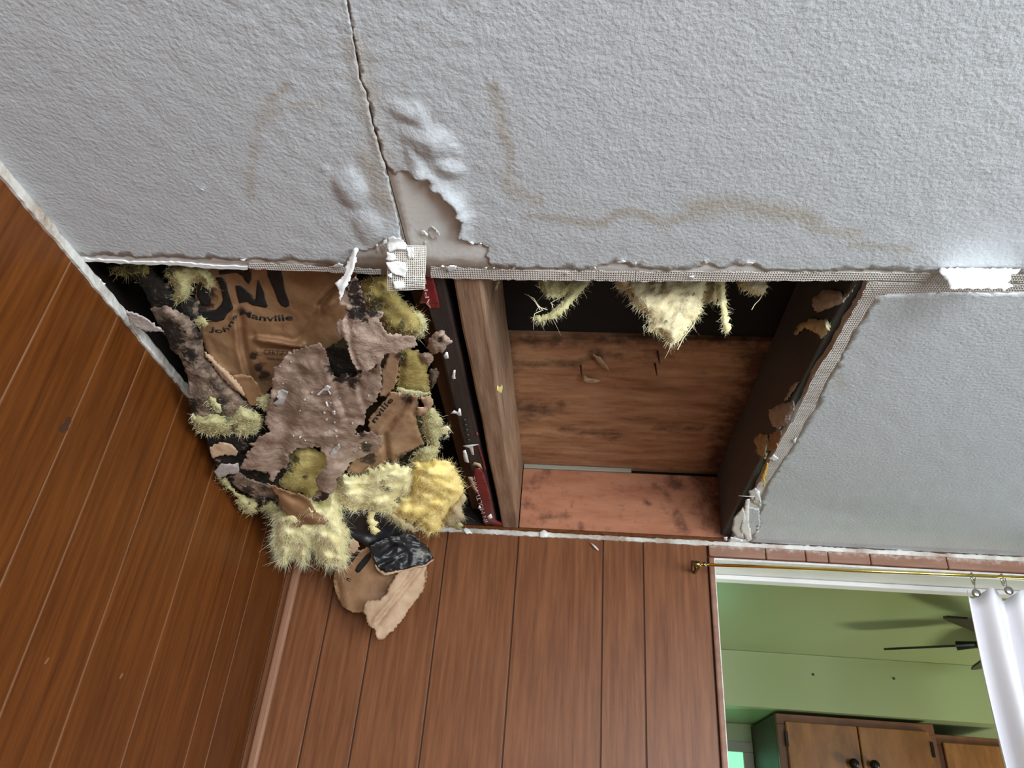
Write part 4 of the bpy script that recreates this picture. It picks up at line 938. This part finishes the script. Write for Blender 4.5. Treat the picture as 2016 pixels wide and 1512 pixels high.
sheet('kraft_flap', Z4([(440,-60),(560,-280),(690,-330),(660,-120),(640,80),(600,160),(500,260),(420,250),(450,100)]), M['kraft_mid'], off=0.0, step=5, crum=0.006, stains=[(785,700,8)], **K)
sheet('folded_facing', Z4([(930,280),(1050,230),(1088,320),(1060,400),(980,470),(900,505),(880,470),(890,385),(990,390),(950,320)]), M['kraft_light'], off=-0.020, step=4, crum=0.005, T=0.006, **K)
TF('fibreglass_tuft', Z4([(950,470),(1060,390),(1180,470),(1210,600),(1200,680),(1150,850),(1170,930),(1080,1050),(1000,1130),(850,1150),(820,1080),(860,950),(980,870),(1050,860),(1000,760),(950,600)]), 'fluff_dull', 'fibre', 320, off=-0.004, T=0.016, fiblen=(0.005,0.016))
TF('fibreglass_tuft', Z4([(1170,650),(1260,620),(1300,650),(1270,690),(1300,750),(1230,720),(1180,720)]), 'fluff', 'fibre', 90, off=-0.006, T=0.008, fiblen=(0.006,0.02))
# lower yellow masses
Z5 = lambda p: q(680,880,6.3,p)
TF('fibreglass_tuft', Z5([(830,200),(1040,180),(1200,165),(1320,220),(1420,400),(1460,560),(1380,700),(1260,860),(1150,1060),(1050,1080),(900,940),(700,900),(580,800),(680,660),(800,580),(820,420)]), 'fluff_gold', 'fibre_gold', 900, off=-0.012, T=0.055, crum=0.012, fiblen=(0.008,0.028), jag=2.5)
TF('fibreglass_tuft', Z5([(1470,540),(1490,620),(1440,760),(1480,880),(1300,1000),(1180,990),(1200,880),(1300,700)]), 'fluff_tan', 'fibre_dull', 260, off=-0.004, T=0.025, fiblen=(0.006,0.02))
TF('fibreglass_tuft', Z5([(-60,340),(200,370),(330,270),(560,215),(800,260),(860,330),(860,480),(780,600),(640,650),(560,800),(400,800),(200,750),(130,800),(-60,720),(-140,560)]), 'fluff', 'fibre', 900, off=-0.026, T=0.045, crum=0.012, fiblen=(0.008,0.026), jag=3.0, stains=[(756,958,6),(764,963,5),(754,948,3)])
TF('fibreglass_tuft', Z5([(400,770),(600,790),(740,900),(850,1000),(900,1060),(760,1030),(640,960),(520,880)]), 'fluff_tan', 'fibre_dull', 260, off=0.0, T=0.02, fiblen=(0.006,0.02))
TF('fibreglass_tuft', Z5([(290,800),(365,800),(370,920),(420,1030),(400,1070),(360,1080),(310,1040),(280,940)]), 'fluff', 'fibre_gold', 160, off=-0.02, T=0.014, fiblen=(0.003,0.009))
TF('fibreglass_tuft', Z5([(1330,1000),(1370,950),(1440,940),(1465,980),(1440,1025),(1370,1030)]), 'fluff_dull', 'fibre_dull', 80, off=0.0, T=0.012, fiblen=(0.004,0.01))
Z6 = lambda p: q(520,880,6.3,p)
TF('fibreglass_tuft', Z6([(340,60),(560,-10),(780,80),(790,300),(700,480),(640,660),(510,640),(480,560),(300,550),(110,460),(260,270)]), 'fluff_amber', 'fibre_dull', 200, off=0.012, T=0.02, crum=0.004, fiblen=(0.004,0.012), stains=[(583,905,8),(572,925,8),(546,942,9),(600,940,5)])
TF('fibreglass_tuft', Z6([(150,830),(300,760),(560,640),(700,690),(820,560),(920,500),(930,700),(960,900),(1050,1080),(1000,1250),(1030,1400),(1000,1500),(900,1480),(780,1440),(690,1380),(655,1300),(640,1210),(600,1180),(570,1290),(520,1420),(480,1460),(420,1350),(330,1380),(200,1430),(150,1250),(110,1100),(160,950)]), 'fluff', 'fibre', 2600, off=-0.020, T=0.055, crum=0.014, fiblen=(0.010,0.034), droop=0.9, jag=3.5)
Z7 = lambda p: q(400,840,6.3,p)
TF('fibreglass_tuft', Z7([(160,640),(300,650),(360,760),(480,850),(600,880),(660,950),(670,1040),(590,1100),(490,1060),(440,980),(400,860),(300,760)]), 'fluff_dull', 'fibre_dull', 200, off=-0.01, T=0.016, fiblen=(0.005,0.018), stains=[(490,992,4),(430,945,8)])
TF('fibreglass_tuft', Z7([(700,1010),(850,930),(950,1000),(950,1080),(860,1150),(800,1050)]), 'fluff_dull', 'fibre_dull', 160, off=-0.008, T=0.016, fiblen=(0.006,0.02))
sheet('curled_facing', Z7([(300,620),(460,570),(560,640),(700,690),(900,740),(930,860),(780,880),(760,950),(640,900),(560,830),(480,800),(350,700)]), M['paper_dirty'], off=-0.045, step=4, crum=0.010, tilt=(-0.0004,0), stains=[(455,945,8),(490,965,9),(512,985,9),(480,930,5)], **K)
sheet('curled_facing', Z7([(780,700),(900,735),(1050,800),(1200,830),(1300,880),(1340,950),(1400,1060),(1510,1110),(1555,1170),(1500,1212),(1380,1205),(1280,1215),(1160,1250),(1100,1180),(1060,1100),(970,1010),(930,860)]), M['kraft'], off=-0.085, step=4, crum=0.006, freq=20, tilt=(-0.0001,0),
   creases=[(Z7([(940,800),(1200,930),(1500,1130)]), 0.008, 8), (Z7([(1000,900),(1150,1080),(1450,1180)]), -0.007, 9), (Z7([(900,740),(1250,860)]), -0.006, 6)], **K)

# ---- torn ceiling-board paper and chunks lying on the batt (things of their own)
big = sheet('drywall_paper', [(536,755),(539,736),(537,722),(550,719),(558,704),(572,692),(599,684),(628,674),(641,689),(647,708),(653,727),(663,743),(679,735),(695,743),(710,735),(733,727),(749,712),(752,736),(750,768),(739,792),(726,803),(720,812),(718,835),(703,839),(698,855),(710,850),(731,849),(742,858),(755,860),(747,885),(728,893),(700,905),(687,912),(683,926),(668,936),(663,944),(663,959),(647,974),(644,982),(628,988),(615,983),(622,972),(625,958),(622,942),(631,931),(641,917),(639,893),(622,880),(606,880),(590,883),(576,890),(569,902),(564,918),(552,926),(536,950),(532,945),(527,929),(498,926),(473,924),(475,915),(489,888),(502,878),(489,873),(502,870),(511,857),(532,850),(520,830),(528,800),(533,775)],
   M['paper_grey'], off=-0.034, step=4, crum=0.010, freq=20, jag=1.8, creases=[([(655,740),(668,790),(682,820),(725,832)], 0.009, 7), ([(645,735),(658,790),(672,830)], -0.007, 9), ([(706,755),(712,785),(722,805)], 0.008, 6), ([(700,748),(704,790),(716,812)], -0.004, 8), ([(600,780),(585,840),(575,885)], -0.006, 12), ([(560,760),(556,860),(548,930)], 0.008, 12), ([(640,860),(680,850),(700,830)], -0.006, 10), ([(480,920),(530,905),(560,900)], -0.006, 8), ([(695,745),(730,730)], 0.012, 10), ([(655,930),(640,985)], -0.045, 34)],
   stains=[(655,725,12),(672,740,14),(692,748,14),(712,855,7),(640,978,12),(630,984,10),(722,880,10),(545,790,8)], label='large grey-brown torn ceiling paper draped over the insulation', cat='torn paper')
SB = Surf(big)
for p in (q(520,660,6.3,[(640,740),(690,700),(780,620),(830,640),(800,680),(830,720),(820,750),(790,690),(730,690),(680,750)]), q(520,660,6.3,[(760,830),(780,820),(800,890),(770,880)]), q(520,660,6.3,[(430,940),(455,925),(450,945)]), q(520,660,6.3,[(835,940),(880,935),(885,985),(850,995)]), q(520,660,6.3,[(500,1295),(520,1300),(510,1315)]), q(520,660,6.3,[(430,1260),(465,1250),(440,1290)]), q(520,660,6.3,[(225,595),(245,600),(235,610)])):
    decal('plaster_chip', p, M['flake'], big, 0.003, 3, tgt=SB)
for p in (q(520,660,6.3,[(160,690),(230,670),(300,700),(270,790),(240,860),(190,880),(100,850),(170,800)]), q(520,660,6.3,[(1130,1230),(1170,1110),(1240,1100),(1280,1140),(1200,1180)]), q(520,660,6.3,[(810,1480),(850,1400),(930,1340),(950,1390),(900,1460),(870,1490)]), q(400,840,6.3,[(130,560),(230,450),(300,465),(440,450),(450,500),(440,570),(330,590),(180,640)])):
    decal('plaster_scab', p, M['paper_scab'], big, 0.002, 4, tgt=SB) if p[0][1] < 900 else sheet('pale_flap', p, M['paper_scab'], big, off=-0.040, step=5, crum=0.005)
rc_ = random.Random(21)
for i in range(34):
    x, y = rc_.uniform(545, 740), rc_.uniform(700, 930); r_ = rc_.uniform(1.2, 3.0)
    pts = [(x+r_*rc_.uniform(.6, 1.4)*math.cos(a), y+r_*rc_.uniform(.6, 1.4)*math.sin(a)) for a in (0, 1.1, 2.3, 3.4, 4.4, 5.4)]
    if SB(x, y, 0) is not None: decal('plaster_crumb', pts, M['paper_scab'] if i % 3 else M['paper_ash'], big, 0.0025, 3, tgt=SB)
sheet('drywall_chunk', [(659,637),(678,625),(681,601),(668,603),(671,580),(690,556),(701,543),(711,568),(721,606),(740,612),(756,616),(746,631),(761,656),(786,658),(803,660),(819,666),(822,681),(803,686),(791,689),(776,697),(759,697),(746,716),(730,728),(716,734),(701,726),(691,706),(681,671),(666,656)],
   M['paper_pink'], off=-0.075, step=4, crum=0.007, freq=30, thick=0.009, jag=1.5, tilt=(0, -0.00012), stains=[(698,565,16),(702,590,18),(712,612,18),(735,615,12),(695,618,14),(728,600,12)],
   creases=[([(684,640),(692,690),(705,722)], 0.008, 5), ([(676,630),(684,670)], -0.006, 6)], label='dangling pinkish board chunk blackened with mould below the mesh tape', cat='board chunk')
CJ = lambda k: (lambda x, y: k/ray(x, y).z*H)
sheet('drywall_chunk', q(560,480,3.978,[(1180,690),(1240,678),(1270,720),(1318,770),(1270,800),(1240,850),(1160,862),(1115,810),(1130,750)]), M['paper_pink'], dep=CJ(0.985), T=0.010, step=3.5, crum=0.004, jag=1.0, stains=[(868,668,6)], label='small round tan plaster chunk stuck beside the dark joist', cat='board chunk')
sheet('drywall_chunk', q(560,480,3.978,[(1050,870),(1100,850),(1160,860),(1168,910),(1130,960),(1085,930)]), M['paper_pink'], dep=CJ(0.99), T=0.008, step=3.5, crum=0.004, jag=1.0, label='smaller whitish plaster chunk just below the round tan chunk', cat='board chunk')
sheet('drywall_chunk', q(560,480,3.978,[(1140,980),(1190,970),(1212,1020),(1180,1100),(1150,1140),(1130,1080)]), M['paper_dirty'], dep=CJ(1.03), T=0.005, step=3.5, crum=0.005, jag=1.0, label='flaky cream and black scrap hanging on the reddish board', cat='board chunk')
sheet('paper_scrap', Z7([(90,250),(200,190),(330,210),(430,300),(400,370),(290,350),(200,360),(110,392),(85,320)]), M['kraft_light'], off=-0.014, step=4, crum=0.006, label='small tan paper flap at the heap edge against the left wall', cat='paper scrap')
sheet('paper_scrap', Z7([(210,180),(300,110),(450,85),(620,140),(640,170),(560,240),(540,300),(440,330),(330,300)]), M['paper_dirty'], off=-0.004, step=4, crum=0.006, stains=[(460,870,30),(490,865,30)], label='dark mouldy paper flap above the tan flap', cat='paper scrap')
sheet('paper_scrap', Z0_([(465,520),(560,545),(640,590),(720,650),(770,690),(690,690),(620,690),(560,660),(500,620)]), M['paper_ash'], dep=lambda x, y: 0.965/ray(x, y).z*H, step=4, crum=0.004, thick=0.003, label='whitish curled paper flap at the top of the left wall', cat='paper scrap')
chip(Z0_([(215,290),(240,265),(275,275),(280,300),(310,310),(300,350),(270,340),(250,310)]), 0.004, 'plaster_crumb', 'flake', bpy.data.objects['trim_1'])

sheet('dark_facing', [(405,850),(440,845),(500,850),(560,870),(580,920),(560,960),(540,1000),(500,985),(450,950),(425,915),(410,885)], M['paper_dirty'], off=0.012, step=6, crum=0.010, T=0.008, stains=[(430,870,60),(480,900,70),(540,950,60)], **K)  # dark sheet added behind the heap edge to stand for black shadow
sheet('dark_facing', [(636,690),(660,680),(690,690),(705,730),(700,750),(665,748),(650,720)], M['paper_dirty'], off=-0.002, step=5, crum=0.008, stains=[(670,715,60)], **K)
# ---- hanging kraft bag with black plastic at the bottom of the heap
Z8 = lambda p: q(640,1000,5.6,p)
SC = empty('facing_scrap', at(745, 1090, 2.64*H), 'kraft facing scrap with black plastic dangling at the bottom of the heap', 'insulation facing')
ks = sheet('kraft_pouch', Z8([(100,700),(180,560),(260,480),(480,430),(560,560),(700,640),(880,660),(1050,640),(1110,640),(1125,740),(1085,920),(960,1080),(830,1180),(640,1170),(440,1165),(300,1150),(190,1090),(130,960),(100,850)]), M['kraft'], SC, off=0.012, step=5, crum=0.004, freq=10, curl=-0.012, creases=[(Z8([(160,1080),(110,800)]), 0.02, 10)])
sheet('kraft_rolled_edge', Z8([(480,1010),(600,1020),(700,920),(690,890),(800,720),(880,680),(1050,650),(1110,630),(1085,900),(960,1080),(830,1260),(720,1370),(650,1440),(590,1455),(555,1390),(560,1360),(540,1330),(470,1290),(450,1180),(415,1130),(440,1060)]), M['kraft_light'], SC, off=-0.016, step=4, crum=0.006, freq=18, creases=[(Z8([(1060,660),(820,960),(580,1260)]), 0.008, 3.5), (Z8([(990,700),(760,1000),(560,1230)]), -0.005, 6), (Z8([(860,700),(720,900)]), -0.006, 6)])
SKS = Surf(ks)
for p in ([(330,690),(350,640),(450,520),(500,480),(510,540),(480,590),(380,710),(350,715)], [(250,600),(270,540),(370,430),(420,440),(300,600),(255,640)]): decal('printed_stroke', Z8(p), M['ink'], ks, 0.002, 5, tgt=SKS)
text_on('printed_name', 'c', Z8([(230,790),(275,815)]), 12, M['ink'], ks, SKS, 0.02)
sheet('black_plastic', Z8([(180,60),(340,40),(480,60),(600,60),(760,150),(880,240),(960,290),(900,420),(700,440),(520,480),(480,440),(380,380),(260,320),(200,180)]), M['plastic'], SC, off=0.004, step=5, crum=0.008, freq=25)
sheet('black_plastic', Z8([(490,440),(550,380),(680,330),(850,290),(940,280),(1050,360),(1150,460),(1195,560),(1100,620),(900,672),(660,712),(570,650),(530,560)]), M['plastic'], SC, off=-0.022, step=3.5, crum=0.009, freq=36, creases=[(Z8([(600,520),(760,380),(1040,420)]), -0.006, 4), (Z8([(560,640),(760,560),(900,470),(910,600)]), 0.006, 4), (Z8([(640,660),(840,540)]), -0.005, 4)], stains=[(832,1090,9)])
sheet('kraft_rolled_edge', Z8([(540,600),(575,650),(660,712),(900,672),(1100,615),(1200,560),(1195,580),(1110,640),(900,690),(650,748),(560,670)]), M['kraft_light'], SC, off=-0.020, step=3.5, crum=0.002, jag=0.6)
sheet('paper_shred', Z8([(245,500),(280,350),(310,335),(370,380),(388,430),(330,490)]), M['kraft_light'], SC, off=-0.01, step=4, crum=0.002)

# ---- fibreglass hanging into the open right bay
Z9 = lambda p: q(950,540,3.36,p)
YT = lambda k: (lambda x, y: k*H/ray(x, y).y)
GRP = 'fibreglass tufts hanging into the open bay'
def hang(pts, k, T, n, m, f, lab, fl=(0.005,0.015), extra=None, st=()):
    o = sheet('fibreglass_tuft', Z9(pts), M[m], None, dep=YT(k), T=T, step=4, crum=0.008, jag=1.8, fib=n, fibmat=f, fiblen=fl, droop=0.8, freq=30, label=lab, cat='insulation', group=GRP, stains=st)
    if extra: strands('loose_strand', [[at(*Z9([p])[0], YT(k)(*Z9([p])[0])) for p in s] for s in extra], 0.0006, M['fibre'], o)
    return o
hang([(350,0),(720,0),(710,50),(640,130),(570,220),(480,290),(370,312),(335,295),(345,270),(420,262),(520,190),(560,130),(470,160),(430,150),(390,90)], 1.33, 0.008, 420, 'fluff_dull', 'fibre', 'thin twisted yellow fibreglass wisp hanging beside the light joist',
     extra=[[(280,130),(340,160),(365,200),(400,240)], [(335,300),(345,260),(390,240)], [(340,170),(370,215),(430,235)], [(450,190),(520,150),(560,140)], [(300,135),(350,185),(380,235)], [(560,215),(620,150),(680,80)]])
hang([(860,0),(1100,0),(1490,0),(1480,80),(1450,160),(1440,250),(1380,330),(1330,400),(1290,440),(1240,465),(1200,400),(1090,372),(1115,290),(1060,240),(1000,200),(960,130),(900,100)], 1.34, 0.022, 1100, 'fluff_cream', 'fibre', 'large clump of yellow fibreglass hanging into the open bay',
     extra=[[(1380,250),(1370,350),(1300,440),(1240,470)], [(1420,240),(1400,330),(1330,420),(1290,500)], [(1220,400),(1240,460),(1280,440)], [(1460,190),(1400,300),(1320,380)]], st=((1246,580,4),(1310,635,4),(1365,580,3)))
hang([(1540,0),(1620,0),(1605,90),(1612,200),(1645,350),(1625,385),(1600,390),(1588,330),(1570,200),(1545,120)], 1.33, 0.007, 220, 'fluff', 'fibre', 'narrow rope of yellow fibreglass hanging right of the large clump', (0.004,0.012))
hang([(1470,0),(1560,0),(1560,110),(1540,200),(1480,170),(1440,200),(1440,110)], 1.36, 0.012, 160, 'fluff_tan', 'fibre_dull', 'dull fibreglass wad between the large clump and the narrow rope')
hang([(1640,0),(1880,0),(1885,90),(1850,145),(1790,130),(1720,110)], 1.32, 0.008, 160, 'fluff_tan', 'fibre', 'pinkish tan insulation flap at the right end of the hole edge', extra=[[(1850,140),(1830,170),(1800,200),(1780,235)]])
hang([(80,0),(110,0),(108,80),(100,110),(85,70)], 1.30, 0.004, 40, 'fluff_tan', 'fibre_dull', 'tiny grey wisp of fibreglass against the light joist top', (0.003,0.01))

# ---- scraps clinging to the right joist
XJ = lambda k: (lambda x, y: k*H/ray(x, y).x)
Z7b = lambda p: q(1400,480,2.438,p)
def cling(pts, m, lab, T=0.014, fib=0, k=0.553, st=(), name='drywall_scrap'):
    return sheet(name, Z7b(pts), M[m], None, dep=XJ(k), T=T, step=3.5, crum=0.008, freq=40, jag=1.2, back=0.15, fib=fib, fibmat='fibre_dull', fiblen=(0.003,0.01), label=lab, cat='board scrap', group='torn scraps along the right joist', stains=st)
cling([(490,260),(540,220),(620,225),(640,250),(700,190),(640,280),(570,310),(510,330),(485,300)], 'paper_ash', 'crumpled pinkish paper rosette, topmost scrap on the right joist')
cling([(395,435),(430,380),(490,360),(560,365),(575,400),(530,455),(510,430),(450,400),(420,430)], 'fluff_cream', 'fuzzy tan scrap just below the paper rosette on the right joist', fib=60)
cling([(275,800),(330,770),(395,755),(400,790),(370,860),(330,890),(300,880),(280,840)], 'paper_ash', 'folded tan paper lump half way along the right joist', st=((1524,812,3),))
cling([(280,910),(340,895),(330,950),(300,1000),(275,990)], 'kraft_light', 'flat tan paper scrap below the folded lump on the right joist', 0.006)
cling([(205,940),(240,910),(270,915),(280,960),(260,1000),(270,1030),(220,1010),(215,970)], 'fluff_tan', 'ragged grey fibre scrap left of the flat tan scrap on the right joist', 0.012, 70)
cling([(380,690),(395,675),(425,663),(400,700),(360,750),(350,755)], 'paper_ash', 'thin white shred on the right joist', 0.003)
sheet('orange_scrap', q(1420,740,4.447,[(405,760),(415,770),(385,870),(380,975),(365,970),(358,890),(375,820)]), M['orange'], dep=CJ(0.992), step=4, crum=0.001, thick=0.002, label='bright orange sliver at the right edge of the hole', cat='scrap')
strands('plaster_thread', [[on_z(1454,976,.985), on_z(1470,977,.982), on_z(1486,977,.99)], ], 0.0008, M['flake'], None, label='thin white thread sticking out at the lower right hole edge', cat='thread')

# ---- paint strips and mesh tape hanging from the near edge
ZE = lambda p: q(640,440,5.6,p)
def hangz(y_top, k_top, y_bot, k_bot):
    return lambda x, y: (k_top+(k_bot-k_top)*max(0, min(1.2, (y-y_top)/(y_bot-y_top))))/ray(x, y).z*H
sheet('paint_strip', ZE([(320,270),(355,265),(345,400),(325,470),(300,560),(240,680),(215,740),(160,855),(150,760),(135,700),(108,660),(160,615),(215,560),(245,440),(290,340)]), M['flake'], dep=hangz(488,0.995,592,0.93), step=4, crum=0.003, creases=[(ZE([(335,280),(310,480),(200,700)]), -0.004, 5)], label='long curled strip of white paint dangling left of the mesh tape', cat='paint strip')
MT = empty('mesh_tape', on_z(800, 490, 0.99), 'torn square of white mesh tape hanging at the near edge of the hole', 'joint tape')
dm_ = hangz(478, 0.990, 572, 0.93)
def bil(u, v):
    a, b, c, d = ZE([(690,230),(1112,250),(1098,722),(690,742)])
    x = (a[0]*(1-u)+b[0]*u)*(1-v)+(d[0]*(1-u)+c[0]*u)*v; y = (a[1]*(1-u)+b[1]*u)*(1-v)+(d[1]*(1-u)+c[1]*u)*v
    p = at(x, y, dm_(x, y)); return p-(p-CAM).normalized()*(0.004*math.sin(u*3)+0.003*noise.noise(Vector((u*4, v*4, 1))))
bm = bmesh.new(); rr = random.Random(4)
for i in range(20):
    u = i/19; e = 1-rr.random()*0.03; add_tube(bm, [bil(u+0.004*rr.gauss(0,1), v/10*e) for v in range(11)], 0.00055, 5)
for j in range(25):
    v = j/24; add_tube(bm, [bil(-0.015*rr.random()+(1+0.03*rr.random())*u/8, v+0.003*rr.gauss(0,1)) for u in range(9)], 0.00055, 5)
tag(obj('mesh_strands', bm_mesh(bm), M['scrim'], MT), kind='stuff')
for p in ([(690,160),(750,140),(830,160),(900,240),(880,300),(800,280),(760,300),(700,320),(685,240)], [(670,430),(760,410),(870,425),(905,500),(890,590),(800,570),(740,550),(690,480)], [(745,640),(800,630),(880,650),(875,700),(830,725),(765,720)], [(680,310),(760,330),(800,400),(700,410),(660,400),(690,370)], [(900,260),(980,270),(975,380),(920,400)], [(690,560),(740,540),(740,600),(700,600)]):
    sheet('plaster_patch', ZE(p), M['flake'], MT, dep=lambda x, y: dm_(x, y)-0.006, step=3.5, crum=0.003, freq=60, jag=1.0, thick=0.003)
sheet('paint_flap', q(1580,500,4.624,[(1250,130),(1500,125),(1985,130),(1960,180),(1890,190),(1900,230),(1870,260),(1920,290),(1860,315),(1600,322),(1340,320),(1330,270),(1280,210),(1240,160)]), M['flake'], dep=hangz(527,0.996,570,0.905), step=6, crum=0.001, jag=1.4, label='bright white paint flap peeling down beside the right end of the tape seam', cat='paint flap')
tube('wood_sliver', [on_y(1164,1070,2.735), on_y(1172,1077,2.73), on_y(1178,1083,2.725)], [0.002,0.0028,0.0012], M['flake'], None, 6, label='white sliver hanging under the back wall bead', cat='sliver')
for p in (q(860,820,5.815,[(300,1300),(330,1270),(380,1300),(410,1340),(340,1345)]), [(1062,1048),(1072,1043),(1082,1050),(1076,1058),(1064,1058)]):
    o = sheet('plaster_crumb', p, M['flake'], None, dep=YT(2.725), T=0.004, step=3, crum=0.002, jag=0.5)
    tag(o, 'white plaster crumb on the bead '+('nearest the heap' if p[0][0] < 1000 else 'below the light joist end'), 'plaster crumb', 'plaster crumbs on the bead')
